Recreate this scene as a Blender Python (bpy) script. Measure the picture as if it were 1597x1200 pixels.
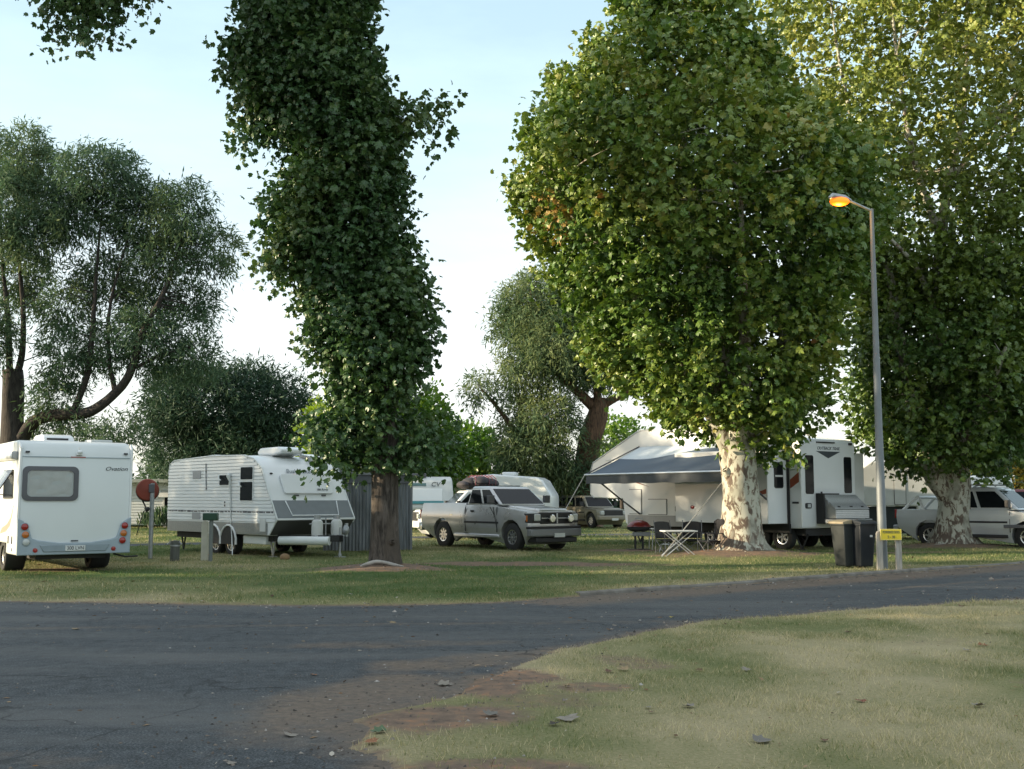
import bpy, math, random
import numpy as np
from mathutils import Vector
for o in list(bpy.data.objects): bpy.data.objects.remove(o)
SC = bpy.context.scene
COL = SC.collection
R = math.radians
rng = np.random.default_rng(7)
random.seed(7)

# ------------------------------------------------------------------ camera, sky, sun, exposure
cam = bpy.data.cameras.new('camera')
cam_o = bpy.data.objects.new('camera', cam); COL.objects.link(cam_o)
cam.sensor_width = 36; cam.lens = 36*1750/1597; cam.clip_end = 2000; cam.clip_start = 0.1
cam_o.location = (0, 0, 1.55); cam_o.rotation_euler = (R(90)+math.atan(178/1750), 0, 0)
SC.camera = cam_o
SUN_EL, SUN_AZ = 12.5, -98.0
world = bpy.data.worlds.new('World'); SC.world = world; world.use_nodes = True
wn, wl = world.node_tree.nodes, world.node_tree.links
sky = wn.new('ShaderNodeTexSky'); sky.sky_type = 'NISHITA'; sky.sun_disc = False
sky.sun_elevation = R(SUN_EL); sky.sun_rotation = R(SUN_AZ % 360)
sky.air_density = 1.0; sky.dust_density = 1.6; sky.ozone_density = 1.0
tc = wn.new('ShaderNodeTexCoord')
mp = wn.new('ShaderNodeMapping'); mp.inputs['Scale'].default_value = (1.4, 1.4, 5.0); mp.inputs['Rotation'].default_value = (0, R(12), R(20))
nz = wn.new('ShaderNodeTexNoise'); nz.inputs['Scale'].default_value = 1.6; nz.inputs['Detail'].default_value = 7; nz.inputs['Roughness'].default_value = .55
cr = wn.new('ShaderNodeValToRGB'); cr.color_ramp.elements[0].position = .40; cr.color_ramp.elements[1].position = .68
cr.color_ramp.elements[0].color = (.60, .60, .60, 1); cr.color_ramp.elements[1].color = (.97, .97, .97, 1)
mx = wn.new('ShaderNodeMixRGB')
sx = wn.new('ShaderNodeSeparateXYZ'); vr = wn.new('ShaderNodeValToRGB')          # thin cloud veil: white at the horizon, pale cyan above, brighter unseen cloud added overhead to light the ground
for k, (p_, c_) in enumerate([(0, (4.3, 4.3, 4.2)), (.17, (3.9, 4.15, 4.2)), (.31, (2.9, 3.7, 3.95)), (.44, (2.5, 3.45, 3.8)), (.70, (4.1, 4.5, 4.8)), (1, (4.1, 4.5, 4.8))]):
    if k > 1: vr.color_ramp.elements.new(p_)
for e_, (p_, c_) in zip(vr.color_ramp.elements, [(0, (4.3, 4.3, 4.2)), (.17, (3.9, 4.15, 4.2)), (.31, (2.9, 3.7, 3.95)), (.44, (2.5, 3.45, 3.8)), (.70, (4.1, 4.5, 4.8)), (1, (4.1, 4.5, 4.8))]):
    e_.position = p_; e_.color = (*c_, 1)
wl.new(tc.outputs['Generated'], mp.inputs[0]); wl.new(mp.outputs[0], nz.inputs['Vector']); wl.new(nz.outputs[0], cr.inputs[0])
wl.new(tc.outputs['Generated'], sx.inputs[0]); wl.new(sx.outputs['Z'], vr.inputs[0]); wl.new(vr.outputs[0], mx.inputs[2])
wl.new(cr.outputs[0], mx.inputs[0]); wl.new(sky.outputs[0], mx.inputs[1])
wl.new(mx.outputs[0], wn['Background'].inputs[0]); wn['Background'].inputs[1].default_value = 0.15
sun = bpy.data.lights.new('sun', 'SUN'); sun.energy = 5.0; sun.angle = R(.55); sun.color = (1, .83, .58)
sun_o = bpy.data.objects.new('sun', sun); COL.objects.link(sun_o)
sd = Vector((math.sin(R(SUN_AZ))*math.cos(R(SUN_EL)), math.cos(R(SUN_AZ))*math.cos(R(SUN_EL)), math.sin(R(SUN_EL))))
sun_o.rotation_euler = sd.to_track_quat('Z', 'Y').to_euler(); sun_o.location = (-30, -10, 20)
SC.view_settings.view_transform = 'Standard'; SC.view_settings.look = 'None'
SC.view_settings.gamma = 1; SC.view_settings.exposure = 1.08
SC.render.engine = 'CYCLES'
SC.cycles.max_bounces = 8; SC.cycles.transparent_max_bounces = 8; SC.cycles.diffuse_bounces = 3

# ------------------------------------------------------------------ materials
MATS = {}
def mat(name, col, rough=.5, metal=0, noise=.12, scale=6, spec=.5, dirt=None, coat=0, bump=0, stretch=(1, 1, 1)):
    if name in MATS: return MATS[name]
    m = bpy.data.materials.new(name); m.use_nodes = True
    n, l = m.node_tree.nodes, m.node_tree.links
    b = n['Principled BSDF']
    b.inputs['Roughness'].default_value = rough; b.inputs['Metallic'].default_value = metal
    b.inputs['Specular IOR Level'].default_value = spec; b.inputs['Coat Weight'].default_value = coat
    t = n.new('ShaderNodeTexCoord'); p = n.new('ShaderNodeMapping'); p.inputs['Scale'].default_value = stretch
    l.new(t.outputs['Object'], p.inputs[0])
    z = n.new('ShaderNodeTexNoise'); z.inputs['Scale'].default_value = scale; z.inputs['Detail'].default_value = 6
    l.new(p.outputs[0], z.inputs['Vector'])
    r = n.new('ShaderNodeValToRGB'); r.color_ramp.elements[0].position = .3; r.color_ramp.elements[1].position = .72
    d = dirt if dirt else tuple(c*(1-noise) for c in col)
    r.color_ramp.elements[0].color = (*d, 1); r.color_ramp.elements[1].color = (*col, 1)
    l.new(z.outputs[0], r.inputs[0]); l.new(r.outputs[0], b.inputs['Base Color'])
    rr = n.new('ShaderNodeMapRange'); rr.inputs[3].default_value = max(.02, rough-.08); rr.inputs[4].default_value = min(1, rough+.12)
    l.new(z.outputs[0], rr.inputs[0]); l.new(rr.outputs[0], b.inputs['Roughness'])
    if bump:
        u = n.new('ShaderNodeBump'); u.inputs['Strength'].default_value = bump; u.inputs['Distance'].default_value = .02
        l.new(z.outputs[0], u.inputs['Height']); l.new(u.outputs[0], b.inputs['Normal'])
    MATS[name] = m
    return m
def emit_mat(name, col, e):
    m = bpy.data.materials.new(name); m.use_nodes = True
    b = m.node_tree.nodes['Principled BSDF']; b.inputs['Base Color'].default_value = (*col, 1)
    b.inputs['Emission Color'].default_value = (*col, 1); b.inputs['Emission Strength'].default_value = e
    return m
def clear_glass():
    m = bpy.data.materials.new('window_glass'); m.use_nodes = True
    n, l = m.node_tree.nodes, m.node_tree.links
    t = n.new('ShaderNodeBsdfTransparent'); t.inputs[0].default_value = (.93, .95, .95, 1)
    g = n.new('ShaderNodeBsdfGlossy'); g.inputs['Roughness'].default_value = .04
    f = n.new('ShaderNodeFresnel'); f.inputs[0].default_value = 1.45
    x = n.new('ShaderNodeMixShader'); l.new(f.outputs[0], x.inputs[0]); l.new(t.outputs[0], x.inputs[1]); l.new(g.outputs[0], x.inputs[2])
    l.new(x.outputs[0], n['Material Output'].inputs[0])
    return m
M_WHITE = mat('white_gelcoat', (.72, .74, .74), .3, noise=.06, scale=1.2, coat=.3)
M_CREAM = mat('cream_white_panel', (.66, .69, .68), .35, noise=.07, scale=1.0)
M_OFFW = mat('weathered_white', (.62, .63, .61), .5, noise=.16, scale=2)
M_BLUEG = mat('blue_grey_moulding', (.30, .36, .40), .35, noise=.08, scale=2)
M_SILVER = mat('silver_paint', (.46, .47, .48), .28, metal=.45, noise=.10, scale=2.2, coat=.6, dirt=(.41, .40, .38))
M_SILVER2 = mat('pale_silver_paint', (.56, .58, .59), .32, metal=.3, noise=.08, scale=2, coat=.5)
M_TAN = mat('tan_paint', (.24, .22, .17), .35, metal=.2, noise=.1, coat=.4)
M_RED = mat('dark_red_paint', (.16, .02, .03), .3, coat=.4)
M_GLASS = mat('dark_glass', (.010, .012, .014), .05, noise=.3, scale=1.5, spec=.12)
M_TINT = mat('tinted_glass', (.010, .012, .014), .08, noise=.3, spec=.15)
M_CLEAR = clear_glass()
M_BLACK = mat('black_plastic', (.018, .018, .02), .5, noise=.3)
M_RUBBER = mat('tyre_rubber', (.02, .02, .02), .8, noise=.4, scale=20)
M_ALLOY = mat('alloy_rim', (.55, .55, .55), .25, metal=.9)
M_CHROME = mat('chrome', (.72, .72, .72), .12, metal=1)
M_STEEL = mat('galvanised_steel', (.40, .42, .43), .45, metal=.6, noise=.25, scale=9)
M_ALU = mat('aluminium', (.62, .63, .64), .35, metal=.8, noise=.12, scale=8)
M_CHAIRFR = mat('camp_frame_steel', (.16, .165, .17), .4, metal=.6)
M_CHASSIS = mat('chassis_black', (.02, .02, .02), .7)
M_REDLENS = mat('red_lens', (.30, .015, .012), .2, coat=.5)
M_AMBER = mat('amber_lens', (.45, .13, .02), .2, coat=.5)
M_CLENS = mat('clear_lens', (.5, .52, .5), .15, coat=.5)
M_DGREY = mat('dark_grey_trim', (.10, .10, .11), .5)
M_GREY = mat('mid_grey_panel', (.30, .31, .32), .4, noise=.1)
M_INK = mat('dark_ink', (.05, .06, .07), .5)
M_WOODW = mat('weathered_timber', (.40, .38, .34), .85, noise=.4, scale=5, stretch=(4, 4, .6), bump=.4)
M_FABRIC = mat('black_camp_fabric', (.02, .02, .024), .85, noise=.3)
M_FABG = mat('dark_grey_camp_fabric', (.06, .06, .06), .9, noise=.3)
M_CHECK = None

# ------------------------------------------------------------------ mesh builder
class MB:
    def __init__(s): s.v = []; s.f = []
    def add(s, vs, fs):
        k = len(s.v); s.v += [tuple(map(float, p)) for p in vs]; s.f += [tuple(i+k for i in f) for f in fs]; return s
    def box(s, x0, x1, y0, y1, z0, z1):
        return s.add([(x0,y0,z0),(x1,y0,z0),(x1,y1,z0),(x0,y1,z0),(x0,y0,z1),(x1,y0,z1),(x1,y1,z1),(x0,y1,z1)],
                     [(0,3,2,1),(4,5,6,7),(0,1,5,4),(1,2,6,5),(2,3,7,6),(3,0,4,7)])
    def prism(s, poly, ax, a, b):
        n = len(poly)
        f3 = {'y': lambda p, t: (p[0], t, p[1]), 'x': lambda p, t: (t, p[0], p[1]), 'z': lambda p, t: (p[0], p[1], t)}[ax]
        vs = [f3(p, a) for p in poly] + [f3(p, b) for p in poly]
        area = sum(poly[i][0]*poly[(i+1) % n][1]-poly[(i+1) % n][0]*poly[i][1] for i in range(n))
        flip = (area > 0) == (ax != 'y')
        if b < a: flip = not flip
        A = tuple(range(n)); B = tuple(range(n, 2*n))
        fs = [A[::-1], B] + [(i, (i+1) % n, n+(i+1) % n, n+i) for i in range(n)]
        if not flip: fs = [f[::-1] for f in fs]
        return s.add(vs, fs)
    def slab(s, pts, t, out, back=.01):
        pts = [Vector(p) for p in pts]; n = Vector((0, 0, 0))
        for i in range(len(pts)):
            a, b = pts[i], pts[(i+1) % len(pts)]
            n += Vector(((a.y-b.y)*(a.z+b.z), (a.z-b.z)*(a.x+b.x), (a.x-b.x)*(a.y+b.y)))
        n.normalize()
        if n.dot(Vector(out)) < 0: n = -n; pts = pts[::-1]
        k = len(pts)
        vs = [p-n*back for p in pts]+[p+n*t for p in pts]
        fs = [tuple(range(k))[::-1], tuple(range(k, 2*k))]+[(i, (i+1) % k, k+(i+1) % k, k+i) for i in range(k)]
        return s.add(vs, fs)
    def tube(s, pts, rad, n=8, cap=True):
        pts = [Vector(p) for p in pts]
        if not hasattr(rad, '__len__'): rad = [rad]*len(pts)
        vs = []; ref = None
        for i, p in enumerate(pts):
            d = (pts[min(i+1, len(pts)-1)]-pts[max(i-1, 0)]).normalized()
            if ref is None: ref = Vector((1, 0, 0)) if abs(d.x) < .8 else Vector((0, 1, 0))
            u = (ref-d*ref.dot(d)).normalized(); ref = u; w = d.cross(u)
            for k in range(n):
                a = 2*math.pi*k/n
                vs.append(p+(u*math.cos(a)+w*math.sin(a))*rad[i])
        fs = []
        for i in range(len(pts)-1):
            for k in range(n):
                fs.append((i*n+k, i*n+(k+1) % n, (i+1)*n+(k+1) % n, (i+1)*n+k))
        if cap: fs += [tuple(range(n))[::-1], tuple(range((len(pts)-1)*n, len(pts)*n))]
        return s.add(vs, fs)
    def lathe(s, prof, c, ax='z', n=20):
        vs = []; m = len(prof)
        for k in range(n):
            a = 2*math.pi*k/n; ca, sa = math.cos(a), math.sin(a)
            for r, h in prof:
                q = {'z': (r*ca, r*sa, h), 'y': (r*sa, h, r*ca), 'x': (h, r*ca, r*sa)}[ax]
                vs.append((c[0]+q[0], c[1]+q[1], c[2]+q[2]))
        fs = []
        for k in range(n):
            for i in range(m-1):
                a, b = k*m+i, ((k+1) % n)*m+i
                fs.append((a, b, b+1, a+1))
        return s.add(vs, fs)
    def ball(s, c, rx, ry, rz, n=10, m=6):
        vs = []
        for i in range(m+1):
            t = math.pi*i/m
            for k in range(n):
                a = 2*math.pi*k/n
                vs.append((c[0]+rx*math.sin(t)*math.cos(a), c[1]+ry*math.sin(t)*math.sin(a), c[2]-rz*math.cos(t)))
        fs = [(i*n+k, i*n+(k+1) % n, (i+1)*n+(k+1) % n, (i+1)*n+k) for i in range(m) for k in range(n)]
        return s.add(vs, fs)
    def build(s, name, m, parent=None, bevel=0, seg=2, smooth=35, label=None):
        me = bpy.data.meshes.new(name); me.from_pydata(s.v, [], s.f); me.validate(); me.update()
        me.materials.append(m)
        o = bpy.data.objects.new(name, me); COL.objects.link(o)
        if parent: o.parent = parent
        if smooth:
            me.shade_smooth(); me.set_sharp_from_angle(angle=R(smooth))
        if bevel:
            b = o.modifiers.new('bevel', 'BEVEL'); b.width = bevel; b.segments = seg; b.limit_method = 'ANGLE'; b.angle_limit = R(30)
        if label: o['label'] = label
        return o
def bx(*a): return MB().box(*a)
def thing(name, label, cat, loc=(0, 0, 0), rz=0, group=None):
    o = bpy.data.objects.new(name, None); COL.objects.link(o)
    o.location = loc; o.rotation_euler = (0, 0, rz); o.empty_display_size = .2
    return tag(o, label, cat, group)
def tag(o, label, cat, group=None):
    o['label'] = label; o['category'] = cat
    if group: o['group'] = group
    return o
def dup(o, parent=None):
    c = o.copy(); COL.objects.link(c)
    if parent: c.parent = parent
    for ch in list(o.children): dup(ch, c)
    return c
def rrect(x0, x1, y0, y1, r, n=4):
    pts = []
    for cx, cy, a0 in ((x1-r, y0+r, -90), (x1-r, y1-r, 0), (x0+r, y1-r, 90), (x0+r, y0+r, 180)):
        for i in range(n+1):
            a = R(a0+90*i/n); pts.append((cx+r*math.cos(a), cy+r*math.sin(a)))
    return pts
def text(body, size, loc, rot, m, parent, name='lettering', shear=0, ext=.003, spacing=1, align='CENTER', xs=1):
    cu = bpy.data.curves.new(name, 'FONT'); cu.body = body; cu.size = size; cu.extrude = ext; cu.shear = shear
    cu.align_x = align; cu.align_y = 'CENTER'; cu.space_character = spacing
    cu.materials.append(m)
    tmp = bpy.data.objects.new('tmp', cu); COL.objects.link(tmp); dg = bpy.context.evaluated_depsgraph_get(); dg.update()
    me = bpy.data.meshes.new_from_object(tmp.evaluated_get(dg)); bpy.data.objects.remove(tmp)
    if not me.materials: me.materials.append(m)
    o = bpy.data.objects.new(name, me); COL.objects.link(o); o.parent = parent; o.location = loc; o.rotation_euler = rot; o.scale = (xs, 1, 1)
    return o
# text rotations (in a vehicle's own axes): readable from +y side, -y side, +x side, -x side
RY_P, RY_N, RX_P, RX_N = (R(90), 0, R(180)), (R(90), 0, 0), (R(90), 0, R(90)), (R(90), 0, R(-90))

def wheel(parent, x, y, r, w, rim_r, sgn, rim_m=None, spokes=5, steer=0):
    """one tyre with its rim as a sub-part; sgn = side the rim faces (+1 = +y)"""
    t = MB(); h = w/2
    t.lathe([(rim_r*.98, -h*.8), (rim_r*1.05, -h), (r*.9, -h), (r*.98, -h*.82), (r, -h*.5), (r, h*.5), (r*.98, h*.82), (r*.9, h), (rim_r*1.05, h), (rim_r*.98, h*.8)], (0, 0, 0), 'y', 28)
    t.lathe([(.001, sgn*h*.1), (rim_r, sgn*h*.1)], (0, 0, 0), 'y', 20)
    o = t.build('wheel', M_RUBBER, parent); o.location = (x, y, r); o.rotation_euler = (0, 0, steer)
    m = MB(); e = sgn*h
    m.lathe([(rim_r, -h*.8), (rim_r, h*.8)], (0, 0, 0), 'y', 24)
    m.lathe([(rim_r, e*.85), (rim_r*.88, e*.8), (rim_r*.84, e*.3)], (0, 0, 0), 'y', 24)
    m.lathe([(.001, e*.62), (rim_r*.22, e*.62), (rim_r*.26, e*.4), (rim_r*.3, e*.2)], (0, 0, 0), 'y', 16)
    for k in range(spokes):
        a = 2*math.pi*k/spokes; ca, sa = math.cos(a), math.sin(a)
        wd = rim_r*.15
        q = []
        for rr, ww in ((rim_r*.15, wd*1.2), (rim_r*.9, wd)):
            for s in (-1, 1): q.append((rr*ca-s*ww*sa, e*.62, rr*sa+s*ww*ca))
        m.slab([q[0], q[1], q[3], q[2]], .015, (0, sgn, 0), .03)
    m.build('rim', rim_m or M_ALLOY, o)
    return o

# ------------------------------------------------------------------ fast numpy meshes
def np_mesh(name, V, T, m, attrs=None, parent=None, smooth=False):
    me = bpy.data.meshes.new(name)
    me.vertices.add(len(V)); me.vertices.foreach_set('co', V.astype(np.float32).ravel())
    k = T.shape[1]
    me.loops.add(T.size); me.loops.foreach_set('vertex_index', T.astype(np.int32).ravel())
    me.polygons.add(len(T)); me.polygons.foreach_set('loop_start', np.arange(0, T.size, k, dtype=np.int32))
    me.polygons.foreach_set('use_smooth', np.full(len(T), smooth, dtype=bool))
    for an, av in (attrs or {}).items():
        a = me.attributes.new(an, 'FLOAT', 'POINT'); a.data.foreach_set('value', av.astype(np.float32))
    me.update(calc_edges=True); me.materials.append(m)
    o = bpy.data.objects.new(name, me); COL.objects.link(o)
    if parent: o.parent = parent
    return o
def unit(a): return a/np.maximum(np.linalg.norm(a, axis=1, keepdims=True), 1e-9)
def vnoise(P, scale, seed):
    """cheap smooth noise: sum of random sines, about -1..1"""
    g = np.random.default_rng(seed); out = np.zeros(len(P)); amp = 0
    for k in range(10):
        d = g.normal(size=P.shape[1]); d /= np.linalg.norm(d); f = scale*(.6+1.6*g.random())
        out += np.sin(P@d*f*2*np.pi+g.random()*6.28); amp += 1
    return out/amp*1.6
# leaf outlines: x across, y along the leaf, z droop
PLANE_LEAF = (np.array([(0, .42, .05), (0, 0, 0), (.20, .04, -.01), (.48, .24, -.14), (.33, .45, -.03), (.42, .72, -.15), (.20, .70, -.02), (0, 1.0, -.17),
                        (-.20, .70, -.02), (-.42, .72, -.15), (-.33, .45, -.03), (-.48, .24, -.14), (-.20, .04, -.01)]),
              np.array([(0, i, i+1) for i in range(1, 12)]+[(0, 12, 1)]))
OVAL_LEAF = (np.array([(0, .5, .05), (0, 0, 0), (.24, .3, -.02), (.22, .65, -.03), (0, 1, -.1), (-.22, .65, -.03), (-.24, .3, -.02)]),
             np.array([(0, i, i+1) for i in range(1, 6)]+[(0, 6, 1)]))
GUM_LEAF = (np.array([(0, 0, 0), (.105, .4, .01), (0, 1, -.06), (-.105, .4, .01)]), np.array([(0, 1, 2), (0, 2, 3)]))
def leaves(name, P, axis, size, tint, tmpl, m, parent, roll=None):
    n = len(P); tv, tf = tmpl
    ax = unit(axis); r = unit(rng.normal(size=(n, 3))) if roll is None else unit(roll)
    xa = unit(np.cross(ax, r)); za = np.cross(xa, ax)
    V = P[:, None, :]+size[:, None, None]*(tv[None, :, 0:1]*xa[:, None, :]+tv[None, :, 1:2]*ax[:, None, :]+tv[None, :, 2:3]*za[:, None, :])
    k = len(tv)
    T = (tf[None, :, :]+(np.arange(n)*k)[:, None, None]).reshape(-1, 3)
    return np_mesh(name, V.reshape(-1, 3), T, m, {'tint': np.repeat(tint, k)}, parent)
def leaf_mat(name, stops, rough=.38, trans=.15, spec=.45):
    """tint attribute 0..1 picks the leaf's own colour (age of the leaf)"""
    m = bpy.data.materials.new(name); m.use_nodes = True
    n, l = m.node_tree.nodes, m.node_tree.links
    a = n.new('ShaderNodeAttribute'); a.attribute_name = 'tint'
    r = n.new('ShaderNodeValToRGB')
    while len(r.color_ramp.elements) < len(stops): r.color_ramp.elements.new(.5)
    for e, (p, c) in zip(r.color_ramp.elements, stops): e.position = p; e.color = (*c, 1)
    l.new(a.outputs['Fac'], r.inputs[0])
    b = n['Principled BSDF']; b.inputs['Roughness'].default_value = rough; b.inputs['Specular IOR Level'].default_value = spec
    l.new(r.outputs[0], b.inputs['Base Color'])
    t = n.new('ShaderNodeBsdfTranslucent'); h = n.new('ShaderNodeHueSaturation'); h.inputs['Saturation'].default_value = 1.15; h.inputs['Value'].default_value = 1.5
    l.new(r.outputs[0], h.inputs['Color']); l.new(h.outputs[0], t.inputs[0])
    x = n.new('ShaderNodeMixShader'); x.inputs[0].default_value = trans
    l.new(b.outputs[0], x.inputs[1]); l.new(t.outputs[0], x.inputs[2]); l.new(x.outputs[0], n['Material Output'].inputs[0])
    return m
L_PLANE = leaf_mat('plane_leaf', [(0, (.035, .085, .024)), (.38, (.090, .160, .030)), (.68, (.20, .25, .05)), (.90, (.33, .28, .08)), (1, (.32, .15, .06))])
L_YELLOW = leaf_mat('yellowing_plane_leaf', [(0, (.045, .10, .025)), (.4, (.12, .17, .03)), (.7, (.21, .25, .055)), (1, (.35, .30, .085))])
L_COL = leaf_mat('column_leaf', [(0, (.026, .066, .026)), (.55, (.055, .105, .030)), (1, (.16, .19, .055))])
L_GUM = leaf_mat('gum_leaf', [(0, (.050, .090, .055)), (.5, (.085, .135, .070)), (1, (.19, .22, .085))], rough=.6, trans=.25, spec=.15)
L_DARK = leaf_mat('dark_leaf', [(0, (.026, .056, .036)), (1, (.060, .100, .058))], trans=.15, rough=.6, spec=.15)
L_LIGHT = leaf_mat('light_leaf', [(0, (.07, .15, .025)), (1, (.24, .32, .05))], trans=.35)
L_GOLD = leaf_mat('gold_leaf', [(0, (.10, .12, .03)), (.7, (.3, .25, .05)), (1, (.5, .27, .03))], trans=.35)

def bark_mat(name, a, b, c, kind):
    m = bpy.data.materials.new(name); m.use_nodes = True
    n, l = m.node_tree.nodes, m.node_tree.links; p = n['Principled BSDF']; p.inputs['Roughness'].default_value = .85
    p.inputs['Specular IOR Level'].default_value = .2
    t = n.new('ShaderNodeTexCoord'); mp_ = n.new('ShaderNodeMapping')
    mp_.inputs['Scale'].default_value = (1, 1, .5) if kind == 'plane' else (1, 1, .2)
    l.new(t.outputs['Object'], mp_.inputs[0])
    z1 = n.new('ShaderNodeTexNoise'); z1.inputs['Scale'].default_value = 7.5 if kind == 'plane' else 13; z1.inputs['Detail'].default_value = 5; z1.inputs['Roughness'].default_value = .62; z1.inputs['Distortion'].default_value = .6
    z2 = n.new('ShaderNodeTexNoise'); z2.inputs['Scale'].default_value = 2.2; z2.inputs['Detail'].default_value = 4
    l.new(mp_.outputs[0], z1.inputs['Vector']); l.new(mp_.outputs[0], z2.inputs['Vector'])
    r1 = n.new('ShaderNodeValToRGB'); r1.color_ramp.elements[0].color = (*a, 1); r1.color_ramp.elements[1].color = (*b, 1)
    r1.color_ramp.elements[0].position, r1.color_ramp.elements[1].position = (.50, .585) if kind == 'plane' else (.35, .68)
    if kind == 'plane':     # flaking: cream, olive, tan, then brown old bark, which stays on towards the foot
        for q, cc in ((.525, (.31, .32, .26)), (.55, (.26, .21, .16))): e = r1.color_ramp.elements.new(q); e.color = (*cc, 1)
        sz = n.new('ShaderNodeSeparateXYZ'); l.new(t.outputs['Object'], sz.inputs[0])
        mr = n.new('ShaderNodeMapRange'); mr.inputs[1].default_value = .1; mr.inputs[2].default_value = 1.1; mr.inputs[3].default_value = .10; mr.inputs[4].default_value = 0; l.new(sz.outputs['Z'], mr.inputs[0])
        ad = n.new('ShaderNodeMath'); l.new(z1.outputs[0], ad.inputs[0]); l.new(mr.outputs[0], ad.inputs[1]); l.new(ad.outputs[0], r1.inputs[0])
    else: l.new(z1.outputs[0], r1.inputs[0])
    r2 = n.new('ShaderNodeValToRGB'); r2.color_ramp.elements[0].position, r2.color_ramp.elements[1].position = (.56, .64)
    l.new(z2.outputs[0], r2.inputs[0])
    mx_ = n.new('ShaderNodeMixRGB'); mx_.inputs[2].default_value = (*c, 1); l.new(r1.outputs[0], mx_.inputs[1])
    k = n.new('ShaderNodeMath'); k.operation = 'MULTIPLY'; k.inputs[1].default_value = .75
    l.new(r2.outputs[0], k.inputs[0]); l.new(k.outputs[0], mx_.inputs[0]); l.new(mx_.outputs[0], p.inputs['Base Color'])
    u = n.new('ShaderNodeBump'); u.inputs['Strength'].default_value = .35 if kind == 'plane' else .9; u.inputs['Distance'].default_value = .03
    l.new(z1.outputs[0], u.inputs['Height']); l.new(u.outputs[0], p.inputs['Normal'])
    return m
B_PLANE = bark_mat('plane_bark', (.44, .43, .36), (.115, .088, .07), (.27, .27, .22), 'plane')
B_COL = bark_mat('dark_brown_bark', (.030, .025, .021), (.135, .112, .095), (.085, .068, .054), 'rough')
B_GUM = bark_mat('gum_bark', (.06, .04, .03), (.20, .12, .075), (.12, .07, .045), 'rough')
B_DARK = bark_mat('grey_dark_bark', (.025, .022, .020), (.070, .060, .053), (.04, .036, .032), 'rough')

def spline(pts, n=6):
    """Catmull-Rom through (x,y,z,r) rows"""
    P = [np.array(p, float) for p in pts]; P = [2*P[0]-P[1]]+P+[2*P[-1]-P[-2]]; out = []
    for i in range(1, len(P)-2):
        for k in range(n):
            t = k/n
            out.append(.5*(2*P[i]+(P[i+1]-P[i-1])*t+(2*P[i-1]-5*P[i]+4*P[i+1]-P[i+2])*t*t+(3*P[i]-P[i-1]-3*P[i+1]+P[i+2])*t**3))
    out.append(P[-2]); return np.array(out)
def limb(V, T, pts, n=10, rough=.10, seed=0, flare=0, flutes=5):
    S = spline(pts); g = np.random.default_rng(seed); ref = np.array([1., 0, 0]); base = sum(len(v) for v in V)
    ph = g.random(4)*6.28; rows = []
    for i in range(len(S)):
        d = S[min(i+1, len(S)-1), :3]-S[max(i-1, 0), :3]; d = d/np.linalg.norm(d)
        if abs(d@ref) > .95: ref = np.array([0, 1., 0])
        u = ref-d*(ref@d); u /= np.linalg.norm(u); w = np.cross(d, u); ref = u
        a = np.arange(n)*2*np.pi/n
        rr = max(S[i, 3], .004)*(1+rough*(np.sin(2*a+ph[0]+i*.35)*.5+np.sin(3*a+ph[1]-i*.5)*.5+g.normal(size=n)*.18))
        if flare:
            f = np.exp(-max(S[i, 2], 0)/.24)*flare
            rr = rr*(1+f*(.55+.6*np.maximum(0, np.sin(flutes*a+ph[2]))**2))
        rows.append(S[i, :3]+rr[:, None]*(np.cos(a)[:, None]*u+np.sin(a)[:, None]*w))
    V.append(np.concatenate(rows))
    for i in range(len(S)-1):
        for k in range(n):
            q = base+i*n
            T.append((q+k, q+(k+1) % n, q+n+(k+1) % n, q+n+k))
    # close the tip
    T.append((base+(len(S)-1)*n, base+(len(S)-1)*n+1, base+(len(S)-1)*n+n//2, base+len(S)*n-1))
def trunk_mesh(limbs, m, parent, n=12, flare=0, rough=.10, flutes=5):
    V, T = [], []
    for i, p in enumerate(limbs): limb(V, T, p, n=(26 if i == 0 and flare else n), seed=i+3, flare=flare if i == 0 else 0, rough=rough, flutes=flutes)
    return np_mesh('trunk', np.concatenate(V), np.array(T), m, None, parent, True)

def crown_points(prof, depth, n, y0, inner=.55, seed=1, lumpy=.19):
    """shoots spread through a crown given as (z, x centre, half width) rows; returns shoot positions and outward directions"""
    g = np.random.default_rng(seed); A = np.array(sorted(prof)); z = A[:, 0]
    w = np.interp(np.linspace(z[0], z[-1], 400), z, A[:, 2])+.25; zz = np.linspace(z[0], z[-1], 400)
    Z = g.choice(zz, n, p=w/w.sum())+g.normal(size=n)*.05
    xc = np.interp(Z, z, A[:, 1]); hw = np.interp(Z, z, A[:, 2]); a = g.random(n)*2*np.pi
    f = inner+(1-inner)*np.sqrt(g.random(n))
    f = np.where(g.random(n) < .16, g.random(n)*inner+.1, f)
    lump = 1+lumpy*vnoise(np.stack([np.cos(a)*2, np.sin(a)*2, Z*.7], 1), .35, seed+5)+.5*lumpy*vnoise(np.stack([np.cos(a)*3, np.sin(a)*3, Z*1.6], 1), .5, seed+6)
    P = np.stack([xc+hw*f*lump*np.cos(a), y0+hw*depth*f*lump*np.sin(a), Z], 1)
    zmid = (z[0]+z[-1])/2
    D = np.stack([np.cos(a), np.sin(a), .35+.5*(Z-zmid)/(z[-1]-z[0])*2], 1)
    return P, unit(D)
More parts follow.
